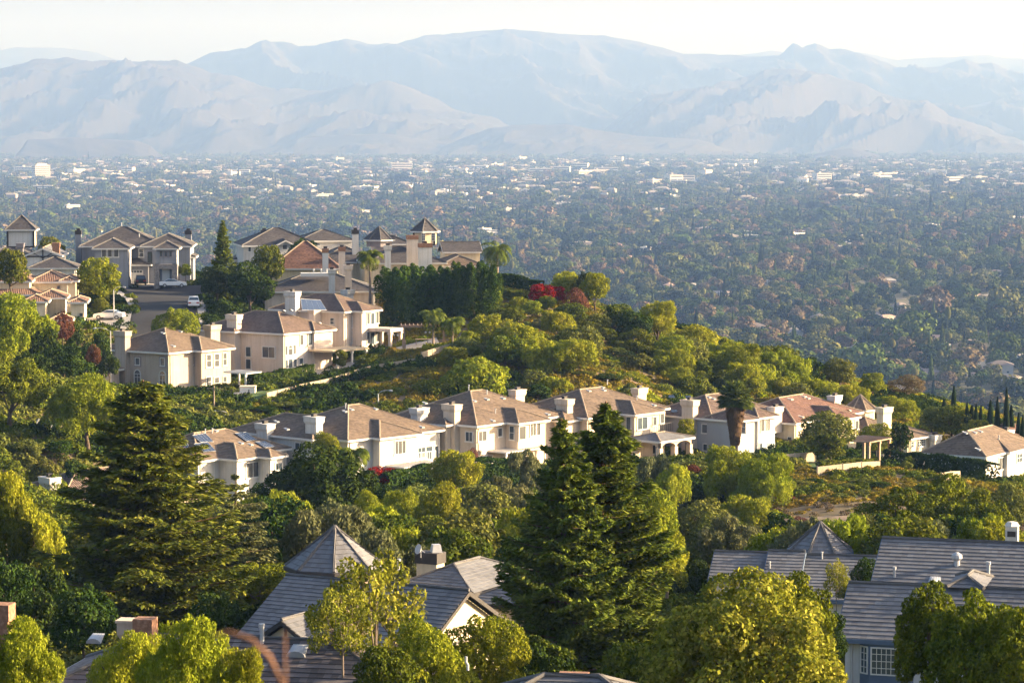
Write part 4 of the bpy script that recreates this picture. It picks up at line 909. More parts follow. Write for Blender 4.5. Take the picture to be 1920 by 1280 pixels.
def gz(x, y):
    x = np.clip(np.asarray(x, float), XS[0], XS[-1] - .01); y = np.clip(np.asarray(y, float), YS[0], YS[-1] - .01)
    i = np.clip(np.searchsorted(YS, y) - 1, 0, len(YS) - 2); j = np.clip(((x - XS[0]) / 2).astype(int), 0, len(XS) - 2)
    fy = (y - YS[i]) / (YS[i + 1] - YS[i]); fx = (x - XS[j]) / 2
    return (HG[i, j] * (1 - fx) + HG[i, j + 1] * fx) * (1 - fy) + (HG[i + 1, j] * (1 - fx) + HG[i + 1, j + 1] * fx) * fy
SOIL = noisemat('hillside_soil', (.13, .10, .055), 1, .06, .45, 1.2, c2=(.24, .16, .09), coord='Object', bump=.5)
nx_ = len(XS)
Vh = np.stack([GX.ravel(), GY.ravel(), HG.ravel()], 1)
Qi = np.arange((len(YS) - 1) * (nx_ - 1)); r_, c_ = Qi // (nx_ - 1), Qi % (nx_ - 1); b_ = r_ * nx_ + c_
tag(link('hillside', npmesh('hillside', Vh, np.stack([b_, b_ + 1, b_ + nx_ + 1, b_ + nx_], 1), SOIL, True)), kind='structure')

# ------------------------------------------------------------ sheets laid over the hill
def inpoly(x, y, poly):
    ins = np.zeros(np.shape(x), bool); n = len(poly)
    for i in range(n):
        x0, y0 = poly[i]; x1, y1 = poly[(i + 1) % n]
        c = ((y0 > y) != (y1 > y)) & (x < (x1 - x0) * (y - y0) / (y1 - y0 + 1e-12) + x0); ins ^= c
    return ins
def drape(name, poly, m, off, step=.8, kind='structure', label=None, cat=None):
    xs = [p[0] for p in poly]; ys = [p[1] for p in poly]
    # fan of a clipped grid: bisect with bmesh for a clean outline
    import bmesh
    bm = bmesh.new(); f = bm.faces.new([bm.verts.new((x, y, 0)) for x, y in poly])
    for ax, lo, hi in ((0, min(xs), max(xs)), (1, min(ys), max(ys))):
        k = lo + step
        while k < hi:
            co_ = (k, 0, 0) if ax == 0 else (0, k, 0); no_ = (1, 0, 0) if ax == 0 else (0, 1, 0)
            bmesh.ops.bisect_plane(bm, geom=bm.verts[:] + bm.edges[:] + bm.faces[:], plane_co=co_, plane_no=no_); k += step
    for v in bm.verts: v.co.z = float(gz(v.co.x, v.co.y)) + off
    me = bpy.data.meshes.new(name); bm.to_mesh(me); bm.free()
    o = link(name, me, m); tag(o, label, cat, kind=kind); FOOT.append(poly); return o
def gpt(px, py, d):         # ground point seen near that depth, by marching along the ray
    r = ray(px, py); t0 = d * .8
    for k in range(400):
        t = t0 + k * d * .001; p = CAM + r * (t / r.y)
        if p.z < float(gz(p.x, p.y)): break
    return (p.x, p.y)
def gpoly(pts, d): return [tuple(P(px, py, dd)[:2]) for px, py, dd in pts]
road = gpoly([(243, 640, 412), (372, 628, 420), (372, 600, 432), (366, 580, 446), (372, 562, 458), (392, 548, 472), (380, 541, 482), (330, 538, 485), (225, 540, 484), (216, 546, 478), (232, 551, 470), (252, 561, 461), (254, 580, 447), (246, 605, 430)], 0)
drape('road', road, M['asphalt'], .09)
drape('driveway', gpoly([(216, 540, 484.5), (372, 536, 486), (366, 526, 493), (222, 528, 492)], 0), M['concrete'], .10)
drape('driveway', gpoly([(158, 614, 426), (224, 614, 426), (226, 594, 438), (165, 594, 438)], 0), M['concrete'], .12)
drape('pavement', gpoly([(222, 650, 408), (241, 640, 412), (244, 605, 430), (251, 580, 447), (250, 563, 460), (232, 553, 469), (218, 549, 475), (210, 556, 469), (228, 572, 455), (234, 590, 441), (222, 625, 419)], 0), M['concrete'], .17)
drape('pavement', gpoly([(375, 628, 420), (386, 626, 421), (386, 560, 460), (396, 548, 473), (390, 549, 471), (374, 563, 457), (369, 580, 446), (375, 600, 432)], 0), M['concrete'], .17)
drape('road', gpoly([(20, 742, 352), (60, 722, 362), (130, 705, 372), (190, 700, 376), (190, 690, 384), (120, 694, 380), (50, 708, 371), (0, 722, 363)], 0), M['asphalt'], .09)
drape('pavement', gpoly([(50, 707, 372), (100, 699, 378), (100, 693, 383), (50, 699, 378)], 0), M['concrete'], .17)
drape('lawn', gpoly([(405, 748, 384), (470, 750, 383), (560, 738, 391), (625, 715, 402), (600, 712, 404), (520, 728, 397), (440, 738, 391)], 0), M['lawn'], .06)
drape('lawn', gpoly([(1500, 868, 337), (1545, 884, 328), (1625, 868, 336), (1668, 862, 340), (1640, 856, 345), (1500, 858, 344)], 0), M['lawn'], .06)
drape('lawn', gpoly([(1690, 882, 330), (1790, 884, 329), (1790, 872, 336), (1690, 870, 338)], 0), M['lawn'], .06)
drape('patio', gpoly([(1472, 861, 343), (1532, 866, 341), (1530, 851, 349), (1480, 850, 350)], 0), M['concrete'], .10)
drape('patio', gpoly([(740, 655, 425), (830, 656, 423), (818, 640, 432), (735, 643, 431)], 0), M['concrete'], .10)
drape('patio', gpoly([(560, 692, 412), (700, 684, 416), (690, 672, 424), (575, 676, 421)], 0), M['concrete'], .10)
drape('patio', gpoly([(402, 742, 388), (470, 742, 389), (480, 730, 397), (410, 732, 396)], 0), M['concrete'], .10)
DIRT = noisemat('dry_dirt', (.30, .22, .15), 1, .5, .25, 4, c2=(.42, .33, .24), bump=.5)
drape('path', gpoly([(1440, 985, 284), (1500, 1000, 281), (1560, 985, 288), (1608, 1000, 284), (1600, 975, 294), (1520, 972, 296), (1450, 960, 298)], 0), DIRT, .07)
# ------------------------------------------------------------ plants
rng = np.random.default_rng(5)
def unit(v): return v / np.maximum(np.linalg.norm(v, axis=1, keepdims=True), 1e-9)
def leaves(P_, N_, s, l, tdir=None, r=rng):
    """one small diamond per point: half width s, half length l; N_ is the leaf's normal"""
    n = len(P_); rd = unit(r.normal(size=(n, 3)))
    T = unit(np.cross(N_, rd)) if tdir is None else unit(tdir - N_ * (tdir * N_).sum(1, keepdims=True) * .9 + rd * .12)
    B = unit(np.cross(N_, T)); s = np.asarray(s).reshape(-1, 1); l = np.asarray(l).reshape(-1, 1)
    V = np.stack([P_ + T * l, P_ + B * s, P_ - T * l, P_ - B * s], 1).reshape(-1, 3)
    return V, np.arange(4 * n).reshape(-1, 4)
def sph(n, r=rng): return unit(r.normal(size=(n, 3)))
def crown(seed, n, K=26, s=.016, kind='broad', z0=.12, cr=(.13, .22), flat=.8, weep=0., top=1.0, zspread=.5, fill=.25, gaps=.0, lobes=None, nj=.75):
    """clumps of leaves; unit width and height"""
    r = np.random.default_rng(seed)
    c = sph(K * 3, r); c = c[c[:, 2] > -.55][:K]; K = len(c)
    rad = r.uniform(.55, .95, K)[:, None]
    rr = r.uniform(*cr, K)
    hz = (top - z0) / 2
    C = np.stack([c[:, 0] * (.5 - rr * .8), c[:, 1] * (.5 - rr * .8), c[:, 2] * (hz - rr * .7 * flat)], 1) * rad + [0, 0, z0 + hz]
    if lobes is not None:       # several big lobes: list of (x, y, z, r)
        C2 = []; R2 = []
        for (x, y, z, q) in lobes:
            k = max(6, int(K * q)); d = sph(k, r); d[:, 2] = np.abs(d[:, 2]) * .9 - .25
            C2.append(np.stack([x + d[:, 0] * q * .84, y + d[:, 1] * q * .84, z + d[:, 2] * q * .86], 1)); R2.append(r.uniform(.20, .42, k) * q)
        C = np.concatenate(C2); rr = np.concatenate(R2); K = len(C)
    # small ragged sprigs beyond the main clumps
    ke = r.integers(0, K, K); de = sph(K, r); de[:, 2] = np.abs(de[:, 2]) * .9 - .1
    C = np.concatenate([C, C[ke] + de * rr[ke][:, None] * 1.05 * [1, 1, flat]]); rr = np.concatenate([rr, rr[ke] * r.uniform(.25, .5, K)]); K = len(C)
    w = rr ** 2; k = r.choice(K, int(n * 1.5), p=w / w.sum())
    d = sph(len(k), r); q = r.uniform(.55, 1.08, len(k)) ** .6
    p = C[k] + d * (rr[k] * q)[:, None] * [1, 1, flat]
    if weep: p[:, 2] -= np.abs(r.normal(size=len(k))) * weep * rr[k] * 1.5 * (1 - d[:, 2] * .5)
    # keep what lies outside the other clumps
    keep = np.ones(len(k), bool)
    for j in range(K):
        e = (p - C[j]) / [1, 1, flat]; keep &= ~((np.einsum('ij,ij->i', e, e) < (rr[j] * .78) ** 2) & (k != j))
    if gaps:
        g = np.array([noise.noise(Vector(x * 7 + seed)) for x in p]); keep &= g > -.35 + gaps
    p, d, k = p[keep][:n], d[keep][:n], k[keep][:n]
    # twigs that stick out
    Nn = unit(d + r.normal(size=p.shape) * nj + [0, 0, .35])
    sz = s * r.uniform(.6, 1.35, len(p))
    td = None
    if weep: td = np.tile([0, 0, -1.0], (len(p), 1)) + r.normal(size=p.shape) * .6; Nn = unit(d * [1, 1, .3] + r.normal(size=p.shape) * .8)
    V, Q = leaves(p, Nn, sz * (.75 if weep else 1), sz * (1.9 if weep else 1.5), td, r)
    return V, Q, C, rr
def trunkmesh(m, C, rr, h0=.0, r0=.028, seed=0, limbs=7, x=0, y=0, zt=.45):
    r = random.Random(seed); pts = [(x + r.uniform(-.01, .01) * i, y + r.uniform(-.01, .01) * i, -.04 + (zt + .04) * i / 4) for i in range(5)]
    m.tube([(x, y, -.95), (x, y, -.4)] + pts, [r0 * 1.5, r0 * 1.4, r0 * 1.35, r0, r0 * .85, r0 * .7, r0 * .5], 8)
    for i in r.sample(range(len(C)), min(limbs, len(C))):
        a = Vector(pts[r.choice([2, 3, 4])]); b = Vector(C[i]); mid = a.lerp(b, .5) + Vector((0, 0, -.03))
        m.tube([a, mid, b], [r0 * .5, r0 * .35, r0 * .12], 6)
PROTO = {}
def proto(key, lm, bark, variants):
    """variants: list of (crown V, Q, trunk MB)"""
    PROTO[key] = []
    for i, (V, Q, tm) in enumerate(variants):
        cm = npmesh(key + '_crown', V, Q, LM[lm])
        tmm = bpy.data.meshes.new(key + '_trunk'); tmm.from_pydata(tm.v, [], tm.f); tmm.polygons.foreach_set('use_smooth', [True] * len(tmm.polygons)); tmm.update(); tmm.materials.append(M[bark])
        PROTO[key].append([cm, tmm])
def broadset(key, lm, bark, seeds, n, s, **k):
    out = []
    lob = k.pop('lobeset', None); tk = {a: k.pop(a) for a in ('r0', 'zt', 'limbs') if a in k}
    for i, sd_ in enumerate(seeds):
        if lob: k['lobes'] = lob[i % len(lob)]
        V, Q, C, rr = crown(sd_, n, s=s, **k); m = MB(); trunkmesh(m, C, rr, seed=sd_, **tk); out.append((V, Q, m))
    proto(key, lm, bark, out)
LB = [[(0, 0, .62, .36), (-.28, .05, .5, .24), (.27, -.05, .55, .25), (.05, .2, .8, .2), (-.1, -.2, .42, .25)],
      [(-.18, 0, .68, .30), (.22, .0, .6, .30), (.0, -.2, .45, .3), (.05, .15, .82, .18), (-.3, .1, .4, .2), (.3, -.1, .36, .2)],
      [(.1, .05, .7, .3), (-.2, -.1, .55, .28), (.25, .1, .42, .24), (-.05, -.2, .35, .26), (-.25, .15, .78, .16)]]
# names of the kinds: key -> (object name, category)
broadset('pepper', 'pepper', 'bark', (1, 2, 3), 13000, .0125, K=60, weep=.32, z0=.05, lobeset=LB, r0=.03, zt=.4)
broadset('pepperfine', 'pepper', 'bark', (4, 5), 30000, .0085, K=90, weep=.32, z0=.05, lobeset=LB[:2], r0=.03, zt=.4)
broadset('peppergreen', 'grey', 'bark', (6, 7), 15000, .011, K=40, weep=.3, z0=.05, lobeset=LB[1:], r0=.03)
broadset('green', 'green', 'bark', (11, 12, 13), 10000, .0145, K=60, z0=.08, cr=(.08, .17))
broadset('dark', 'dark', 'bark', (14, 15, 16), 10000, .0145, K=60, z0=.05, cr=(.08, .17))
broadset('olive', 'olive', 'bark', (17, 18), 10000, .0145, K=60, z0=.1, cr=(.08, .17))
broadset('yellow', 'yellow', 'bark', (19, 20), 10000, .0145, K=60, z0=.08, cr=(.08, .17))
broadset('autumn', 'brown', 'palebark', (21, 22), 9000, .011, K=30, z0=.1)
broadset('darkdome', 'dark', 'bark', (23,), 40000, .008, K=75, z0=.04, cr=(.08, .15))
broadset('pine', 'pine', 'bark', (24, 25), 26000, .0085, K=60, z0=.1, cr=(.07, .14), flat=.7)
broadset('bright', 'yellow', 'palebark', (26, 27), 26000, .009, K=110, z0=.05, cr=(.09, .16), lobeset=LB)
broadset('gold', 'gold', 'bark', (28,), 46000, .0072, K=170, z0=.02, cr=(.05, .11))
broadset('goldgreen', 'pine', 'bark', (29, 30), 24000, .0095, K=110, z0=.02, cr=(.06, .12))
broadset('sparse', 'gold', 'palebark', (31, 32), 5500, .0095, K=60, z0=.12, cr=(.05, .11), r0=.014, zt=.85, limbs=26)
broadset('shrub', 'green', 'bark', (33, 34), 3600, .02, K=18, z0=-.1, r0=.02, zt=.3)
broadset('shrubdark', 'dark', 'bark', (35, 36), 3600, .02, K=18, z0=-.1, r0=.02, zt=.3)
broadset('shrubolive', 'olive', 'bark', (37, 38), 3600, .02, K=18, z0=-.1, r0=.02, zt=.3)
broadset('bougain', 'red', 'bark', (39,), 5000, .016, K=22, z0=-.1, r0=.02, zt=.3)
broadset('russet', 'russet', 'bark', (40,), 6000, .014, K=24, z0=0, r0=.02)
# tall clipped fig columns: upright lobes
out = []
for sd_ in (41, 42):
    r = np.random.default_rng(sd_); Vs = []; Qs = []; off = 0; K = 34
    c = np.stack([r.uniform(-.42, .42, K), r.uniform(-.42, .42, K)], 1); n = 36000
    k = r.integers(0, K, n); rr = r.uniform(.09, .14, K); top = .80 + .17 * r.random(K) - .25 * (np.abs(c[:, 0]) ** 2) * 2
    t = r.random(n) ** .7; d = sph(n, r); rad = rr[k] * np.sqrt(np.maximum(.02, 1 - t ** 3)) * r.uniform(.75, 1.05, n)
    spread = .75 + .25 * t
    p = np.stack([c[k, 0] * spread + d[:, 0] * rad, c[k, 1] * spread + d[:, 1] * rad, top[k] * t], 1)
    V, Q = leaves(p, unit(d + r.normal(size=p.shape) * .5 + [0, 0, .2]), .008, .015, None, r)
    m = MB(); trunkmesh(m, p[:40], None, seed=sd_); out.append((V, Q, m))
proto('fig', 'dark', 'bark', out)
LM['fig'] = leafmat('fig_leaf', (.018, .045, .008), (.045, .08, .012), (.11, .14, .02), .3); 
for v in PROTO['fig']: v[0].materials[0] = LM['fig']

def conifer(seed, n, H=1.0, wid=.28, levels=34, per=6, droop=.10, up=.12, lean=0., top=1.0, base=.03, s=.0040, bare=.0, pw=.8, flatness=.25, irr=.35):
    """trunk with whorls of real branches carrying flat sprays"""
    r = np.random.default_rng(seed); m = MB()
    m.tube([(0, 0, -.03), (0, 0, .3), (lean * .3, 0, .7), (lean, 0, top)], [.022, .016, .009, .002], 8)
    Ps = []; Ns = []; Ts = []; wt = []; br = []
    for i in range(levels):
        f = i / (levels - 1); z = base + (top - base) * (f ** .93) * .985
        Lz = wid * ((1 - f) ** pw) + (.012 if wid < .4 else .05)
        if f < .12: Lz *= .75 + f * 2
        for j in range(per):
            a = 2 * math.pi * (j + r.random()) / per + i * 1.7; L = Lz * r.uniform(1 - irr, 1.12)
            br.append((a, z + r.uniform(-.01, .01), L, f))
    for (a, z, L, f) in br:
        dx, dy = math.cos(a), math.sin(a); k = 5; dr = droop * (1 - f * .8); 
        pts = [(dx * L * t, dy * L * t, z + (-dr * t + (dr + up * .5) * t * t) * L / max(wid, .05) * .6) for t in (0, .25, .5, .75, 1)]
        m.tube(pts, [.0042 * (1 - f) + .001, .0034 * (1 - f) + .0009, .0025 * (1 - f) + .0007, .0016 * (1 - f) + .0005, .0004], 4, False)
        nn = max(12, int(n * L * (L + .05) / sum(b[2] * (b[2] + .05) for b in br))) if 0 else max(12, int(n * L / sum(b[2] for b in br)))
        t = bare + (1 - bare) * r.random(nn) ** .75; w = (.30 * L) * np.sqrt(np.maximum(0, t * (1.08 - t))) * 1.6 + .006
        lat = r.uniform(-1, 1, nn) * w; zz = z + (-dr * t + (dr + up * .5) * t * t) * L / max(wid, .05) * .6
        hang = -np.abs(lat) * .35 - r.random(nn) ** 2 * .012 + r.normal(size=nn) * .003
        x = dx * L * t - dy * lat; y = dy * L * t + dx * lat
        Ps.append(np.stack([x, y, zz + hang], 1))
        nrm = np.stack([r.normal(size=nn) * .75, r.normal(size=nn) * .75, np.ones(nn) * (1 - flatness)], 1); Ns.append(unit(nrm))
        td = np.stack([dx * np.ones(nn) - dy * np.sign(lat) * .8, dy * np.ones(nn) + dx * np.sign(lat) * .8, np.full(nn, -.1)], 1); Ts.append(unit(td))
    p = np.concatenate(Ps); sz = s * r.uniform(.6, 1.4, len(p)); p[:, 0] += lean * np.clip(p[:, 2], 0, 1) ** 2
    V, Q = leaves(p, np.concatenate(Ns), sz, sz * 2.6, np.concatenate(Ts), r)
    return V, Q, m
proto('redwood', 'conifer', 'redbark', [conifer(51, 105000, wid=.27, levels=42, per=7, s=.0034, pw=.58, up=.16, irr=.5), conifer(52, 105000, wid=.26, levels=32, per=6, s=.0034, lean=.02, pw=.74, up=.22, droop=.14, irr=.5), conifer(53, 95000, wid=.25, levels=32, per=6, s=.0034, lean=-.01, pw=.74, up=.2, irr=.6)])
proto('spire', 'conifer', 'redbark', [conifer(54, 16000, wid=.20, levels=26, per=6, s=.0075, pw=.8)])
proto('cedar', 'cedar', 'bark', [conifer(55, 60000, wid=.48, levels=24, per=6, s=.0048, droop=.10, up=.02, pw=.42, irr=.5, bare=.12), conifer(56, 22000, wid=.42, levels=14, per=6, s=.006, droop=.1, up=.05, pw=.6, irr=.6)])
# slim cypress
out = []
for sd_ in (61, 62):
    r = np.random.default_rng(sd_); n = 3000; t = r.random(n); a = r.uniform(0, 6.283, n); rad = .5 * np.sin(np.pi * np.clip(t, 0, 1) ** .75) ** .7 * r.uniform(.7, 1.05, n) + .02
    p = np.stack([np.cos(a) * rad, np.sin(a) * rad, t], 1); V, Q = leaves(p, unit(np.stack([np.cos(a), np.sin(a), np.full(n, .4)], 1)), .10, .015, np.tile([0, 0, 1.], (n, 1)), r)
    m = MB(); m.tube([(0, 0, -.03), (0, 0, .12)], [.12, .08], 6); out.append((V, Q, m))
proto('cypress', 'v4', 'bark', out)
# palms, in metres
def blades(m, base, d, up_, L, W, n=9, fold=.15, fan=2.3):
    side = d.cross(up_).normalized()
    for i in range(n):
        a = (i / (n - 1) - .5) * fan; q = (d * math.cos(a) + side * math.sin(a)); tip = base + q * L * (1 - .25 * abs(a)) + Vector((0, 0, -L * .12 * abs(a) - random.random() * .1))
        w = q.cross(up_).normalized() * W
        m.face([base + q * .1, base + q * L * .55 + w, tip, base + q * L * .55 - w])
def fanpalm(seed, H=8.5, skirt=4.0, rc=1.7, nf=70, trunk_r=.38):
    random.seed(seed); g = MB(); k = MB(); t = MB()
    t.tube([(0, 0, -.4), (0, 0, H * .5), (.05, 0, H)], [trunk_r * 1.15, trunk_r, trunk_r * .9], 12)
    for i in range(nf):
        el = math.asin(random.uniform(-.25, 1)); a = i * 2.399; st = random.uniform(.7, 1.0) * rc * .62
        d = Vector((math.cos(a) * math.cos(el), math.sin(a) * math.cos(el), math.sin(el))); b = Vector((0, 0, H)) + d * st + Vector((0, 0, -.25 * st * math.cos(el)))
        g.tube([(0, 0, H), b], .03, 4, False)
        dd = (d + Vector((0, 0, -.25))).normalized(); up_ = Vector((random.uniform(-.3, .3), random.uniform(-.3, .3), 1)).normalized()
        blades(g, b, dd, up_, rc * .78, .13, 13)
    for i in range(int(nf * 3.2)):
        z = H - random.random() ** .9 * skirt; a = random.uniform(0, 6.283); f = (H - z) / skirt; rr = trunk_r + .1 + (1 - f) * .55 * rc * .8 * random.uniform(.6, 1.1)
        b = Vector((math.cos(a) * rr * .75, math.sin(a) * rr * .75, z)); d = Vector((math.cos(a) * (.5 - .35 * f), math.sin(a) * (.5 - .35 * f), -1)).normalized()
        blades(k, b, d, Vector((math.cos(a), math.sin(a), .3)).normalized(), .95, .06, 6, fan=1.2)
    return g, k, t
def featherpalm(seed, H=5, L=2.6, nf=26, r=.14):
    random.seed(seed); g = MB(); t = MB(); t.tube([(0, 0, -.3), (.05, 0, H * .5), (0, 0, H)], [r * 1.3, r, r * .8], 10)
    for i in range(nf):
        a = i * 2.399; e0 = R(random.uniform(-25, 78)); prev = Vector((0, 0, H)); e = e0; n = 9; pts = [prev]
        for j in range(n):
            prev = prev + Vector((math.cos(a) * math.cos(e), math.sin(a) * math.cos(e), math.sin(e))) * (L / n); e -= R(13 + 6 * (j / n)); pts.append(prev)
        g.tube(pts, [.035 - .003 * j for j in range(n + 1)], 4, False)
        sd_ = Vector((-math.sin(a), math.cos(a), 0))
        for j in range(1, n * 4):
            f = j / (n * 4); q = f * n; i0 = int(q); p = pts[i0].lerp(pts[min(i0 + 1, n)], q - i0); d = (pts[min(i0 + 1, n)] - pts[i0]).normalized()
            ln = .75 * math.sin(math.pi * (f * .85 + .12)) * L / 2.6
            for sg in (-1, 1):
                tip = p + sd_ * sg * ln * .8 + d * ln * .4 + Vector((0, 0, -ln * random.uniform(.3, .8))); g.face([p, p.lerp(tip, .5) + d * .05, tip, p.lerp(tip, .5) - d * .05])
    return g, None, t
def palmobj(name, label, px, top, d, maker, H, **k):
    x = P(px, 700, d).x; z = float(gz(x, d)); zt = P(px, top, d).z
    root = empty(name, (x, d, z)); tag(root, label, 'palm')
    crown_h = k.pop('ch', 1.2); g, kk, t = maker(int(px), H=max(1.2, zt - z - crown_h), **k)
    g.build('crown', LM['fanpalm' if maker is fanpalm else 'palm'], root); t.build('trunk', M['palebark'], root, True)
    if kk: kk.build('dry_skirt', LM['drypalm'], root)
TREES = []
def put(key, name, label, x, y, z, h, w, cat='tree', group=None, var=None, rz=None, parts=True, wy=None):
    i = var if var is not None else int(rng.integers(0, len(PROTO[key]))); cm, tm = PROTO[key][i % len(PROTO[key])]
    if w > 1.15 * h and key in ('green', 'dark', 'olive', 'yellow', 'pepper', 'pepperfine', 'peppergreen', 'bright', 'pine'):
        z -= w / 1.15 - h; h = w / 1.15      # low spreading crowns reach down into the slope
    root = empty(name, (x, y, z), rz if rz is not None else float(rng.uniform(0, 6.28))); root.scale = (w, wy or w, h); tag(root, label, cat, group)
    co_ = link('crown' if cat == 'tree' else 'foliage', cm, None, root); to_ = link('trunk' if cat == 'tree' else 'stem', tm, None, root)
    hm_ = max(1.45 * w, h / 1.85)
    if h > hm_ and key not in ('redwood', 'spire', 'cedar', 'cypress', 'fig'):    # tall trees keep their crown's proportions on a longer trunk
        root.scale = (w, wy or w, hm_); co_.location.z = min(.85, (h - hm_) / hm_); to_.location.z = co_.location.z
    return root
def tree(key, px, top, d, wpx, label, name='tree', cat='tree', group=None, var=None, rz=None, sink=0, k=1.0):
    x = P(px, 700, d).x; z = float(gz(x, d)) - sink; zt = P(px, top, d).z; h = max(.8, zt - z)
    w = wpx * d / F * k * 1.14
    if key in ('redwood', 'spire', 'cedar'): w = (wpx * d / F) / ((.45 if key == 'redwood' else .42 if key == 'spire' else .88))
    return put(key, name, label, x, d, z, h, w, cat, group, var, rz)
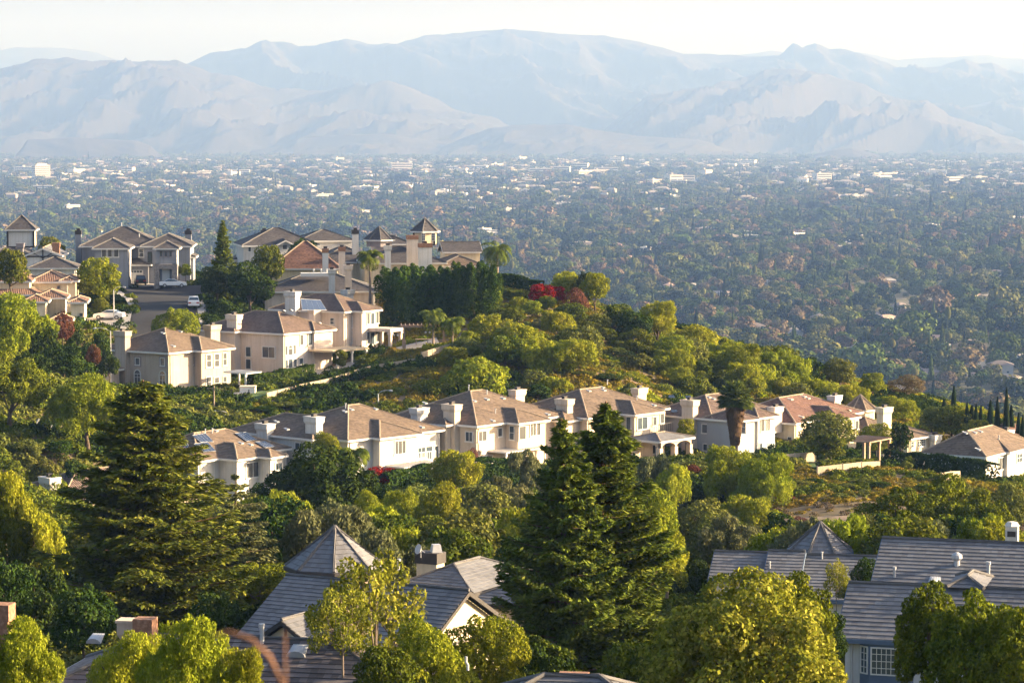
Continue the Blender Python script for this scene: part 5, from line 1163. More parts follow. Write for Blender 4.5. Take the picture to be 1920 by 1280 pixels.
# (kind, px, top py, depth, width px, label, name)
T = [
 # --- upper terrace and cul-de-sac
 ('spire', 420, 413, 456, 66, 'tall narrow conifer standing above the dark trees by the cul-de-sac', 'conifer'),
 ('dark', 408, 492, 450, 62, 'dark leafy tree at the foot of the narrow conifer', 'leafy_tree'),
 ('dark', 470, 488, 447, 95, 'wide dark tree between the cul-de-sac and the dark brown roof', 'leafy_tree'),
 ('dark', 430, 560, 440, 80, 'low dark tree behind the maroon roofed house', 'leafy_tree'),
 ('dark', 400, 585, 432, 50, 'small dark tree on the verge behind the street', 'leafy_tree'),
 ('green', 505, 452, 474, 62, 'mid green tree screening the white gabled house', 'leafy_tree'),
 ('dark', 568, 443, 490, 62, 'dark round tree directly before the brown and grey ridges', 'leafy_tree'),
 ('yellow', 187, 477, 447, 78, 'round yellow-green tree before the grey house garage', 'leafy_tree'),
 ('dark', 176, 545, 446, 50, 'small dark tree under the yellow-green tree by the driveway', 'leafy_tree'),
 ('green', 190, 556, 441, 30, 'slim green tree beside the street lamp', 'leafy_tree'),
 ('green', 22, 456, 424, 62, 'green tree rising behind the clay roofs', 'leafy_tree'),
 ('green', 350, 492, 487, 22, 'clipped green tree beside the stone porch of the grey house', 'leafy_tree'),
 ('green', 337, 497, 487, 14, 'small vine-like tree on the wall of the grey house', 'leafy_tree'),
 ('bright', 330, 569, 412, 76, 'bright yellow tree poking up behind the tan house roof', 'leafy_tree'),
 ('olive', 95, 440, 500, 60, 'olive tree beyond the tower of the half-timbered house', 'leafy_tree'),
 # --- slope on the left
 ('pepperfine', 24, 542, 372, 135, 'large sunlit pepper tree covering the clay-roofed house corner', 'pepper_tree'),
 ('pine', 18, 652, 326, 140, 'bushy pine at the picture edge with sunlit tufts', 'pine_tree'),
 ('russet', 118, 575, 392, 42, 'slim tree with reddish leaves in front of the peach wall', 'leafy_tree'),
 ('dark', 75, 600, 372, 70, 'dark tree between the pepper tree and the reddish slim tree', 'leafy_tree'),
 ('dark', 120, 640, 366, 85, 'round dark tree above the lower lane', 'leafy_tree'),
 ('dark', 60, 655, 362, 80, 'dark tree at the bend of the lower lane', 'leafy_tree'),
 ('pepperfine', 163, 694, 326, 137, 'rounded weeping pepper tree alone on the grassy slope', 'pepper_tree'),
 ('pepper', 5, 865, 205, 105, 'bright pepper tree at the picture edge below the pine', 'pepper_tree'),
 ('pepper', 62, 938, 212, 110, 'pepper tree in front of the white chimney', 'pepper_tree'),
 ('pine', 8, 950, 185, 105, 'dull green pine under the pepper trees', 'pine_tree'),
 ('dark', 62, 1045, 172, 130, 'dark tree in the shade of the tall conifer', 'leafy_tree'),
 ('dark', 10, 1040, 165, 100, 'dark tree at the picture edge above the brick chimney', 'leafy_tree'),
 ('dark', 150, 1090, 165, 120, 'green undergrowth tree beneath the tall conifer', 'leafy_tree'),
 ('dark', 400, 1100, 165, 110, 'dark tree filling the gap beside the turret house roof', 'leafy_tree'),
 # --- tall conifers
 ('redwood', 268, 712, 184, 360, 'tall lone redwood in front of the low purple-tiled house', 'redwood'),
 ('redwood', 1060, 784, 147, 320, 'shorter of the twin redwoods, with a bare reddish trunk', 'redwood'),
 ('redwood', 1120, 752, 150, 370, 'taller of the twin redwoods, sweeping wide on its sunny side', 'redwood'),
 ('cedar', 440, 890, 206, 225, 'cedar with layered silvery fronds beside the tall lone redwood', 'cedar'),
 ('bright', 492, 1045, 190, 130, 'yellow-green tree below the cedar fronds', 'leafy_tree'),
 # --- ravine before the middle row
 ('darkdome', 590, 828, 268, 240, 'big dark dome-shaped tree below the large white house', 'leafy_tree'),
 ('cedar', 640, 945, 222, 90, 'wispy grey-green conifer behind the octagonal roof', 'conifer'),
 ('bright', 688, 915, 235, 60, 'slim sunlit tree edging the big dark dome', 'leafy_tree'),
 ('pepperfine', 748, 908, 255, 90, 'pepper tree behind the chimney with the dish, smaller lobe', 'pepper_tree'),
 ('pepperfine', 826, 896, 252, 100, 'bright pepper tree directly above the chimney with the dish', 'pepper_tree'),
 ('pepper', 856, 836, 322, 98, 'pepper tree between the white house and the dish-walled house', 'pepper_tree'),
 ('peppergreen', 930, 880, 280, 140, 'muted olive pepper tree below the clipped hedge', 'pepper_tree'),
 ('peppergreen', 985, 832, 315, 85, 'grey-green tree against the wall of the dish-walled house', 'pepper_tree'),
 ('green', 905, 960, 225, 110, 'green tree in the hollow beside the bare branch', 'leafy_tree'),
 ('dark', 960, 1000, 190, 100, 'dark tree behind the twin redwoods', 'leafy_tree'),
 ('peppergreen', 1235, 838, 300, 100, 'pepper tree just below the arched portico', 'pepper_tree'),
 ('pepper', 1262, 862, 290, 70, 'brighter pepper tree at the end column of the portico', 'pepper_tree'),
 ('bright', 1205, 895, 205, 150, 'sunlit tall tree rising behind the twin redwoods', 'leafy_tree'),
 ('bright', 1252, 985, 195, 80, 'yellowish tree at the skirt of the twin redwoods', 'leafy_tree'),
 ('olive', 1322, 930, 262, 120, 'open grey-olive tree in front of the long pepper hedge', 'leafy_tree'),
 ('pepperfine', 1372, 826, 300, 120, 'large pepper tree before the shaggy palm', 'pepper_tree'),
 ('pepperfine', 1435, 842, 296, 115, 'tall cascading pepper tree at the top of the dirt path', 'pepper_tree'),
 ('pepper', 1405, 920, 280, 120, 'lower pepper tree spilling toward the dirt path', 'pepper_tree'),
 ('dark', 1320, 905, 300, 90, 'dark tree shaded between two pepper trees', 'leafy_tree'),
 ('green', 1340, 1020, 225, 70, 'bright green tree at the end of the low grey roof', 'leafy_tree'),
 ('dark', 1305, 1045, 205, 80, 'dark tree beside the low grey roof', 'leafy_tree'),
 ('pepper', 1452, 1008, 235, 55, 'small sunlit pepper tree behind the small turret', 'pepper_tree'),
 ('pine', 1685, 905, 232, 165, 'wide dark pine beyond the grey ridge, dense end', 'pine_tree'),
 ('pine', 1775, 880, 240, 185, 'sunlit bushy pine behind the grey ridge', 'pine_tree'),
 ('pine', 1850, 912, 232, 120, 'smaller sunlit pine beside the white chimney', 'pine_tree'),
 ('olive', 1895, 900, 270, 75, 'thin olive tree at the end of the hedge', 'leafy_tree'),
 # --- middle row gardens
 ('bright', 612, 803, 338, 60, 'spiky yellow-green tree against the white chimney', 'leafy_tree'),
 ('olive', 1550, 765, 344, 108, 'open brownish-green tree before the red-brown roof', 'leafy_tree'),
 ('shrub', 1560, 808, 340, 70, 'leafy green bush under the brownish tree', 'shrub'),
 ('shrubdark', 1690, 788, 356, 46, 'dark ivy-covered bush between the pergola and the cream house', 'shrub'),
 ('bright', 1648, 788, 372, 58, 'bright bush beside the ivy-covered one', 'shrub'),
 ('russet', 1300, 868, 330, 34, 'russet bush beneath the portico columns', 'shrub'),
 ('russet', 885, 835, 345, 22, 'orange-leaved shrub by the satellite dish wall', 'shrub'),
 ('yellow', 1287, 780, 371, 34, 'small yellow tree beside the blue-grey house chimney', 'leafy_tree'),
 ('bougain', 712, 868, 336, 62, 'crimson bougainvillea below the large white house', 'shrub'),
 # --- behind the middle row
 ('yellow', 895, 664, 388, 128, 'large round yellow-green tree behind the brown roofs', 'leafy_tree'),
 ('green', 810, 707, 385, 90, 'sprawling green tree behind the brown roof valley', 'leafy_tree'),
 ('green', 745, 722, 384, 50, 'small bush-like tree beside the lamp behind the roofs', 'leafy_tree'),
 ('green', 955, 650, 402, 90, 'green tree beside the large round yellow one', 'leafy_tree'),
 ('olive', 1000, 690, 392, 70, 'olive tree above the second chimney gap', 'leafy_tree'),
 ('pine', 1062, 622, 412, 110, 'dark layered pine in the middle of the hillside', 'pine_tree'),
 ('pine', 965, 607, 416, 96, 'low dark pine above the round yellow tree', 'pine_tree'),
 ('peppergreen', 1012, 592, 432, 66, 'soft green tree at the upper terrace edge', 'pepper_tree'),
 ('pepper', 1040, 700, 390, 66, 'pepper tree just behind the arched house ridge', 'pepper_tree'),
 ('pepper', 1150, 678, 398, 60, 'pepper tree at the foot of the orange slope', 'pepper_tree'),
 ('pepper', 1195, 692, 392, 60, 'pepper tree behind the far chimney of the arched house', 'pepper_tree'),
 ('green', 1235, 665, 402, 66, 'green tree at the end of the orange slope', 'leafy_tree'),
 ('green', 1240, 715, 388, 66, 'leafy clump behind the arched house roof end', 'leafy_tree'),
 ('olive', 1275, 625, 425, 108, 'broad olive-brown tree on the hill shoulder', 'leafy_tree'),
 ('pine', 1190, 612, 432, 106, 'flat-topped pine on the hill shoulder', 'pine_tree'),
 ('green', 1300, 700, 392, 80, 'banana-like green clump behind the blue-grey roof', 'leafy_tree'),
 ('bright', 1385, 640, 420, 90, 'bright yellow tree on the hill crest behind the shaggy palm', 'leafy_tree'),
 ('pepperfine', 1412, 668, 408, 120, 'spreading yellow-green pepper behind the blue-grey roof', 'pepper_tree'),
 ('pepper', 1462, 702, 405, 50, 'small yellow pepper at the end of the crest', 'pepper_tree'),
 ('olive', 1350, 690, 402, 70, 'dull green tree to the side of the spreading pepper', 'leafy_tree'),
 ('dark', 1508, 664, 432, 80, 'dark olive tree beyond the red-brown roof', 'leafy_tree'),
 ('olive', 1575, 668, 434, 66, 'dark golden tree beside the dark olive one', 'leafy_tree'),
 ('yellow', 1636, 694, 430, 46, 'upright yellowish tree above the turret', 'leafy_tree'),
 ('pepper', 1548, 706, 408, 80, 'pepper tree directly behind the red-brown ridge', 'pepper_tree'),
 ('pepper', 1600, 716, 402, 56, 'pepper tree between the red-brown roof and turret', 'pepper_tree'),
 ('pepper', 1690, 738, 396, 84, 'pepper tree beyond the cream chimney', 'pepper_tree'),
 ('autumn', 1700, 700, 440, 70, 'bare-twigged brownish tree beyond the turret', 'leafy_tree'),
 ('olive', 1748, 758, 398, 50, 'green palm-like clump behind the gabled cream house', 'leafy_tree'),
 ('green', 1785, 755, 396, 80, 'broad leafy clump before the row of cypresses', 'leafy_tree'),
 ('yellow', 1835, 782, 392, 70, 'yellowish clump behind the last hip roof', 'leafy_tree'),
 # --- hill crest
 ('pepper', 1060, 505, 464, 76, 'pale green tree above the red bougainvillea', 'pepper_tree'),
 ('yellow', 1115, 504, 458, 58, 'olive-gold tree at the crest beside the pale green one', 'leafy_tree'),
 ('dark', 1098, 506, 462, 36, 'dark upright tree on the crest', 'leafy_tree'),
 ('russet', 1080, 534, 450, 46, 'round brown leafless bush on the crest', 'shrub'),
 ('bougain', 1015, 526, 455, 50, 'brilliant red bougainvillea mound on the crest', 'shrub'),
 ('bougain', 1045, 531, 459, 34, 'darker red bougainvillea beside the brilliant mound', 'shrub'),
 ('green', 1160, 566, 448, 66, 'green bush tree below the crest', 'leafy_tree'),
 ('pepperfine', 1232, 558, 446, 84, 'rounded bright tree where the crest falls to the valley', 'pepper_tree'),
 ('dark', 1190, 578, 440, 70, 'dark tree nestled beside the rounded bright tree', 'leafy_tree'),
 ('olive', 1115, 585, 440, 60, 'olive bush tree above the orange slope', 'leafy_tree'),
 ('fig', 776, 488, 446, 138, 'massive dark fig hedge tree behind the garden pergola', 'fig_tree'),
 ('fig', 886, 482, 444, 108, 'second massive dark fig hedge tree with a sunlit edge', 'fig_tree'),
 ('dark', 700, 575, 440, 50, 'dark shrubbery tree beside the columned porch', 'leafy_tree'),
 # --- close to the camera
 ('pepperfine', 32, 1148, 92, 135, 'blurred pepper tree at the lower picture corner', 'pepper_tree'),
 ('pepperfine', 245, 1168, 90, 135, 'close pepper tree over the mottled roof, lower lobe', 'pepper_tree'),
 ('pepperfine', 352, 1134, 87, 165, 'tallest close pepper tree over the mottled roof', 'pepper_tree'),
 ('pepperfine', 440, 1200, 84, 120, 'small close pepper tree beside the tallest one', 'pepper_tree'),
 ('sparse', 700, 1012, 122, 240, 'slender open tree with bare stems before the grey roof', 'leafy_tree'),
 ('sparse', 640, 1085, 118, 130, 'thin companion of the slender open tree', 'leafy_tree'),
 ('bright', 800, 1145, 116, 150, 'golden-green tree below the lit gable', 'leafy_tree'),
 ('bright', 905, 1135, 120, 150, 'yellow tree hiding the foot of the lit gable', 'leafy_tree'),
 ('gold', 1395, 1058, 118, 375, 'big dense golden-green tree near the bay window house', 'leafy_tree'),
 ('goldgreen', 1500, 1066, 130, 150, 'upper shoot of greenery behind the big golden-green tree', 'leafy_tree'),
 ('sparse', 1572, 1040, 150, 56, 'thin young tree before the small turret house', 'leafy_tree'),
 ('goldgreen', 1750, 1085, 108, 150, 'tall dense bush tree in front of the bay window', 'leafy_tree'),
 ('goldgreen', 1832, 1100, 106, 190, 'dense bush tree second from the bay window', 'leafy_tree'),
 ('goldgreen', 1915, 1104, 104, 170, 'dense bush tree at the lower picture corner', 'leafy_tree'),
 ('dark', 1626, 1040, 166, 52, 'dark bush tree between the small turret house and the bay window house', 'leafy_tree'),
 ('dark', 1560, 1140, 140, 70, 'dark shrub tree beside the eave of the bay window house', 'leafy_tree'),
 ('green', 1180, 1190, 130, 130, 'green tree in the skirts of the twin redwoods', 'leafy_tree'),
 ('dark', 1010, 1200, 125, 130, 'dark tree at the foot of the shorter redwood', 'leafy_tree'),
 ('green', 720, 1190, 108, 120, 'leafy green mass under the slender open tree', 'leafy_tree'),
]
for t in T:
    if 1130 < t[1] < 1725 and 384 <= t[3] <= 412 and t[2] < 762: t = (*t[:3], t[3] + 14, *t[4:])
    tree(*t[:5], t[5], t[6], 'tree' if t[6] != 'shrub' else 'shrub', var={268: 0, 1060: 2, 1120: 1}.get(t[1]) if t[0] == 'redwood' else None, rz=.01 if t[1] in (1060, 1120) else None)
# palms
palmobj('fan_palm', 'stout fan palm with a shaggy brown skirt before the blue-grey house', 1379, 712, 346, fanpalm, 0, skirt=5.0, rc=2.0, nf=120, trunk_r=.36, ch=2.3)
palmobj('palm_tree', 'dark-crowned palm at the edge of the crest terrace', 932, 452, 474, featherpalm, 0, L=3.7, nf=26, r=.2, ch=1.4)
palmobj('palm_tree', 'sunlit palm beside the dark fig hedge', 694, 462, 446, featherpalm, 0, L=2.9, nf=30, r=.22, ch=1.6)
palmobj('palm_tree', 'palm in front of the garden pergola', 812, 577, 424, featherpalm, 0, L=2.9, nf=24, r=.13, ch=1.3)
palmobj('palm_tree', 'palm with drooping yellow fronds next to the pergola', 848, 590, 423, featherpalm, 0, L=2.6, nf=22, r=.12, ch=1.2)
palmobj('palm_tree', 'low bushy palm beside the dark dome tree', 662, 832, 300, featherpalm, 0, L=2.4, nf=40, r=.15, ch=1.0)
# slim cypresses beyond the row, each its own tree
CY = [(1771, 750, 436), (1789, 725, 434), (1814, 756, 430), (1823, 762, 431), (1831, 760, 429), (1840, 762, 430), (1858, 752, 428), (1871, 746, 427), (1888, 728, 426), (1897, 762, 427), (1911, 776, 425), (1919, 780, 424)]
for i, (x, y, d) in enumerate(CY):
    tree('cypress', x, y - 2, d - 36, 11 if i % 3 else 14, 'slim dark cypress in the broken line beyond the last roofs', 'cypress', group='cypresses beyond the last roofs')
# hedges
def hedge(name, label, pts, w, h, lm='dark', cat='hedge', n=420, s=.14):
    C = [Vector((*p[:2], 0)) for p in pts]; P_ = []; N_ = []
    for a, b in zip(C, C[1:]):
        L = (b - a).length; d = (b - a) / L; nn = Vector((-d.y, d.x, 0)); k = int(n * L)
        u = rng.random(k) * L; f = rng.random(k); y = np.where(f < .36, -w / 2, np.where(f < .5, w / 2, rng.uniform(-w / 2, w / 2, k))); z = np.where(f < .5, rng.random(k) * h, h) + rng.normal(size=k) * .05
        x_ = a.x + d.x * u + nn.x * y + rng.normal(size=k) * .06; y_ = a.y + d.y * u + nn.y * y + rng.normal(size=k) * .06
        P_.append(np.stack([x_, y_, gz(x_, y_) + z + .12 * np.sin(u * 1.3)], 1)); N_.append(unit(np.stack([nn.x * y, nn.y * y, (z > h * .9) * 1.0 + .2], 1) + rng.normal(size=(k, 3)) * .5))
    V, Q = leaves(np.concatenate(P_), np.concatenate(N_), np.full(sum(map(len, P_)), s), np.full(sum(map(len, P_)), s * 1.3))
    o = C[0]; V = V - np.array([o.x, o.y, float(gz(o.x, o.y))])
    e = link(name, npmesh(name, V, Q, LM[lm])); e.location = (o.x, o.y, float(gz(o.x, o.y))); tag(e, label, cat); return e
def W2(*q): return [tuple(P(*a)[:2]) for a in q]
hedge('hedge', 'thick dark clipped hedge before the last houses of the row', W2((1672, 870, 346), (1760, 878, 338), (1862, 890, 331)), 2.4, 2.6)
hedge('hedge', 'low sunlit hedge curving round the lawn', W2((1535, 880, 331), (1590, 875, 334), (1640, 868, 338)), .8, .8, 'green')
hedge('hedge', 'dark hedge below the dish-walled house', W2((890, 880, 338), (950, 878, 340)), 1.6, 2.2)
hedge('hedge', 'dark hedge under the patio of the large white house', W2((722, 900, 334), (800, 893, 338)), 1.8, 2.0)
hedge('hedge', 'long dark hedge topping the crest terrace', W2((905, 520, 474), (960, 520, 470), (1015, 520, 466)), 1.6, 2.0)
hedge('hedge', 'lower clipped hedge below the crest terrace', W2((925, 540, 460), (985, 542, 457)), 1.4, 1.5, 'green')
hedge('hedge', 'dark hedge strip between the tan and pinkish houses', W2((470, 715, 402), (520, 712, 404), (580, 700, 408)), 2.5, 2.0)
hedge('hedge', 'clipped garden hedge below the tan house windows', W2((305, 738, 388), (322, 738, 388)), 1.2, 1.1, 'olive')
hedge('hedge', 'low rounded hedge beside the cul-de-sac pavement', W2((215, 565, 455), (228, 585, 446)), 1.4, 1.4)
# shrubs one can tell apart on the slopes
SH = [('shrubolive', 340, 740, 387, 26), ('shrub', 362, 742, 386, 16), ('shrub', 390, 742, 386, 14), ('shrubdark', 170, 640, 388, 48), ('shrubdark', 190, 622, 396, 40), ('russet', 176, 640, 384, 32), ('shrubdark', 150, 660, 378, 60), ('shrubdark', 205, 650, 386, 40), ('shrubdark', 140, 600, 400, 40),
      ('shrubdark', 590, 700, 400, 60), ('shrubdark', 640, 690, 405, 60), ('shrubolive', 600, 735, 387, 55), ('shrubdark', 660, 715, 392, 70), ('shrubdark', 700, 690, 398, 60), ('shrub', 690, 660, 412, 60), ('shrubolive', 740, 668, 408, 50), ('shrub', 640, 652, 418, 30), ('shrubolive', 770, 690, 398, 60),
      ('shrubolive', 540, 760, 380, 60), ('shrubdark', 500, 770, 378, 60), ('shrubdark', 450, 765, 378, 60), ('shrubdark', 360, 765, 376, 60), ('shrub', 360, 780, 372, 40), ('shrub', 405, 790, 368, 50), ('shrub', 455, 790, 370, 40), ('shrubolive', 580, 750, 382, 40),
      ('shrubdark', 880, 625, 416, 45), ('shrubolive', 905, 640, 410, 40), ('shrubolive', 860, 640, 414, 36), ('shrub', 935, 575, 440, 36), ('shrub', 965, 570, 446, 40), ('shrubolive', 990, 560, 450, 36), ('shrubdark', 1020, 560, 452, 50), ('shrubdark', 1060, 575, 446, 50), ('shrubolive', 950, 590, 436, 34),
      ('shrub', 1130, 610, 434, 50), ('shrub', 1100, 600, 438, 44), ('shrubolive', 1150, 650, 420, 60), ('shrubolive', 1200, 660, 412, 60), ('shrubdark', 1140, 700, 396, 60), ('shrub', 1090, 700, 396, 50), ('shrubolive', 1180, 715, 388, 50), ('shrubdark', 1010, 720, 386, 50), ('shrubolive', 1330, 720, 392, 60), ('shrubdark', 1380, 730, 396, 60),
      ('shrubdark', 1470, 890, 318, 50), ('shrubolive', 1500, 900, 315, 50), ('shrubdark', 1530, 895, 318, 44), ('shrubolive', 1620, 895, 316, 60), ('shrubdark', 1650, 900, 314, 50), ('shrubolive', 1590, 905, 312, 40), ('shrub', 1740, 905, 312, 50), ('shrubolive', 1700, 862, 334, 26), ('shrubolive', 1780, 905, 312, 50), ('shrub', 1705, 850, 338, 28),
      ('shrubolive', 30, 880, 300, 60), ('shrubolive', 80, 850, 310, 60), ('shrub', 100, 880, 302, 60), ('shrubdark', 140, 860, 308, 60), ('shrubolive', 50, 820, 318, 60), ('shrubdark', 110, 825, 320, 60), ('shrubdark', 30, 920, 285, 60), ('shrubdark', 90, 780, 336, 60), ('shrubdark', 60, 800, 328, 60),
      ('shrub', 1100, 860, 330, 60), ('russet', 1460, 960, 290, 30), ('russet', 1500, 965, 292, 30), ('autumn', 1560, 985, 282, 26), ('russet', 1470, 920, 306, 40)]
nm = {'shrubolive': 'olive-green', 'shrub': 'leafy green', 'shrubdark': 'dark green', 'russet': 'reddish brown', 'autumn': 'dry brown'}
for (k_, x, y, d, w_) in SH:
    reg = ('on the slope below the upper terrace' if d > 365 and x < 800 else 'on the hillside under the crest' if d > 380 else 'on the bank beside the lower lane' if x < 200 else 'on the bank below the lawns')
    tree(k_, x, y, d, w_, f'{nm[k_]} shrub {reg}', 'shrub', 'shrub', group=f'{nm[k_]} shrubs {reg}')
# more woodland in the hollow, between and behind the trees named above
r4 = np.random.default_rng(77); k = 0; spots = [(P(t[1], 700, t[3]).x, t[3]) for t in T]
from math import hypot
for _ in range(1500):
    d = r4.uniform(150, 330); px = r4.uniform(-20, 1940)
    x = P(px, 700, d).x
    if min(hypot(x - a, d - b) for a, b in spots) < 3.6: continue
    if any(bool(inpoly(np.array(x + dx), np.array(d + dy), f)) for f in FOOT for dx, dy in ((0, 0), (3, 0), (-3, 0), (0, 3), (0, -3))): continue
    if px < 160 and d > 255: continue
    if px > 1440 and d > 250: continue
    h = r4.uniform(5.5, 9); z = float(gz(x, d)); top = 240 + (160 - z - h) * F / d
    lim = 905 if px < 1300 else 960
    if px < 480: lim = 985
    if top < lim: h -= (lim - top) * d / F
    if h < 2.5 or (d < 182 and px > 430) or (d < 205 and px <= 430): continue
    spots.append((x, d)); k_ = ['green', 'dark', 'olive', 'pepper', 'peppergreen'][int(r4.integers(0, 5))]
    nm2 = {'green': 'mid green', 'dark': 'dark', 'olive': 'olive', 'pepper': 'yellow-green weeping', 'peppergreen': 'grey-green weeping'}[k_]
    put(k_, 'leafy_tree', f'{nm2} tree in the wooded hollow below the middle row', x, d, z, h, h * r4.uniform(.8, 1.1), 'tree', group=f'{nm2} trees in the hollow'); k += 1
    if k > 75: break

# trees and bushes over the hillside under the crest
k = 0
for _ in range(900):
    d = r4.uniform(384, 452); px = r4.uniform(820, 1500); x = P(px, 700, d).x
    if min(hypot(x - a, d - b) for a, b in spots) < 3.2: continue
    if any(bool(inpoly(np.array(x + dx), np.array(d + dy), f)) for f in FOOT for dx, dy in ((0, 0), (2, 0), (-2, 0), (0, 2), (0, -2))): continue
    z = float(gz(x, d)); py = 240 + (160 - z) * F / d
    if 1090 < px < 1215 and 600 < py < 720: continue
    if px < 900 and py < 650: continue
    if px > 1150 and d < 405: continue
    h = 2.2 + 4.6 * r4.random() ** 1.5 * (1 if py > 610 else .6)
    k_ = ['green', 'yellow', 'olive', 'pepper', 'pepper', 'yellow'][int(r4.integers(0, 6))]; nm2 = {'green': 'mid green', 'dark': 'dark', 'olive': 'olive', 'pepper': 'yellow-green', 'yellow': 'golden green'}[k_]
    spots.append((x, d)); put(k_, 'leafy_tree', f'{nm2} small tree on the hillside between the crest and the middle row', x, d, z - .3, h, h * r4.uniform(1.1, 1.6), 'tree', group=f'{nm2} small trees on the hillside'); k += 1
    if k > 40: break

# ------------------------------------------------------------ scattered cover (instances of small tufts, one object)
def tuftmesh(name, lm, n, s, R_=.5, H=.5, seed=0):
    r = np.random.default_rng(seed); d = sph(n, r); d[:, 2] = np.abs(d[:, 2]); p = d * [R_, R_, H] * r.uniform(.5, 1.05, (n, 1)) ** .5
    V, Q = leaves(p, unit(d + r.normal(size=(n, 3)) * .6), s * r.uniform(.6, 1.3, n), s * 1.7 * r.uniform(.6, 1.3, n), None, r)
    return npmesh(name, V, Q, LM[lm])
def scatter(name, pts, idx, scl, rotz, meshes, label=None, cat=None, kind='stuff'):
    c = bpy.data.collections.new(name + '_kinds')
    for i, me in enumerate(meshes):
        o = bpy.data.objects.new(f'{name}_kind_{i:02d}', me); c.objects.link(o)
    me = bpy.data.meshes.new(name); me.vertices.add(len(pts)); me.vertices.foreach_set('co', np.asarray(pts, np.float32).ravel())
    a = me.attributes.new('idx', 'INT', 'POINT'); a.data.foreach_set('value', np.asarray(idx, np.int32))
    a = me.attributes.new('scl', 'FLOAT_VECTOR', 'POINT'); a.data.foreach_set('vector', np.asarray(scl, np.float32).ravel())
    a = me.attributes.new('rot', 'FLOAT_VECTOR', 'POINT'); a.data.foreach_set('vector', np.stack([np.zeros(len(pts)), np.zeros(len(pts)), rotz], 1).astype(np.float32).ravel())
    o = link(name, me); tag(o, label, cat, kind=kind)
    g = bpy.data.node_groups.new(name, 'GeometryNodeTree'); g.interface.new_socket('Geometry', in_out='INPUT', socket_type='NodeSocketGeometry'); g.interface.new_socket('Geometry', in_out='OUTPUT', socket_type='NodeSocketGeometry')
    gi, go = N(g, 'NodeGroupInput'), N(g, 'NodeGroupOutput'); ip = N(g, 'GeometryNodeInstanceOnPoints'); ci = N(g, 'GeometryNodeCollectionInfo')
    ci.inputs['Collection'].default_value = c; ci.inputs['Separate Children'].default_value = True; ci.inputs['Reset Children'].default_value = True
    ip.inputs['Pick Instance'].default_value = True
    def na(nm_, ty):
        q = N(g, 'GeometryNodeInputNamedAttribute', data_type=ty); q.inputs['Name'].default_value = nm_
        return [s for s in q.outputs if s.enabled and s.name == 'Attribute'][0]
    g.links.new(gi.outputs[0], ip.inputs['Points']); g.links.new(ci.outputs[0], ip.inputs['Instance'])
    g.links.new(na('idx', 'INT'), ip.inputs['Instance Index']); g.links.new(na('scl', 'FLOAT_VECTOR'), ip.inputs['Scale'])
    e2r = N(g, 'FunctionNodeEulerToRotation'); g.links.new(na('rot', 'FLOAT_VECTOR'), e2r.inputs[0]); g.links.new(e2r.outputs[0], ip.inputs['Rotation'])
    g.links.new(ip.outputs[0], go.inputs[0]); md = o.modifiers.new('scatter', 'NODES'); md.node_group = g
    return o
kinds = [tuftmesh('cover_tuft', 'cover', 90, .07, .6, .28, 1), tuftmesh('cover_tuft', 'olive', 110, .07, .6, .5, 2), tuftmesh('cover_tuft', 'green', 110, .07, .6, .5, 3), tuftmesh('cover_tuft', 'dark', 110, .07, .6, .55, 4), tuftmesh('cover_tuft', 'brown', 90, .05, .45, .4, 5), tuftmesh('cover_tuft', 'pepper', 110, .07, .6, .4, 6)]
r5 = np.random.default_rng(9); n = 90000
yy = 50 + 520 * r5.random(n) ** .75; xx = (r5.random(n) - .5) * (yy * .42 + 14)
zz = gz(xx, yy); ok = np.ones(n, bool)
for f in FOOT: ok &= ~inpoly(xx, yy, f)
pxs = 960 + xx / yy * F; nz = np.array([noise.noise(Vector((x / 7, y / 7, 3))) for x, y in zip(xx, yy)]); nz2 = np.array([noise.noise(Vector((x / 18, y / 18, 8))) for x, y in zip(xx, yy)])
orange = ((pxs > 1020) & (yy > 395) & (pxs < 1260)) | ((pxs > 1430) & (yy > 270) & (yy < 335)) | ((pxs > 820) & (pxs < 1100) & (yy > 425) & (yy < 470)) | ((pxs > 440) & (pxs < 800) & (yy > 376) & (yy < 425) & (nz > .05))
dry = (pxs > 1420) & (yy > 265) & (yy < 302)
idx = np.where(orange, np.where(nz > .25, 2, np.where(nz < -.3, 1, 0)), np.where(nz2 > .15, 1, np.where(nz2 > -.1, 2, 3)))
idx = np.where((yy > 380) & (pxs > 640) & ~orange & (nz2 > -.12), np.where(nz > .1, 5, 0), idx)
idx = np.where(dry, np.where(nz > .2, 0, 4), idx); ok &= ~(dry & (nz > -.3) & (r5.random(n) < .8)); ok &= ~((yy > 105) & (yy < 180) & (r5.random(n) < .5))
sc_ = r5.uniform(.6, 1.5, n) * np.where(orange | dry, 1.0, 1.35)
scatter('ground_cover', np.stack([xx, yy, zz - .03], 1)[ok], idx[ok], np.stack([sc_, sc_, sc_ * r5.uniform(.7, 1.3, n)], 1)[ok], r5.uniform(0, 6.28, n)[ok], kinds, 'low green and orange ground cover on the hillside', 'ground cover')
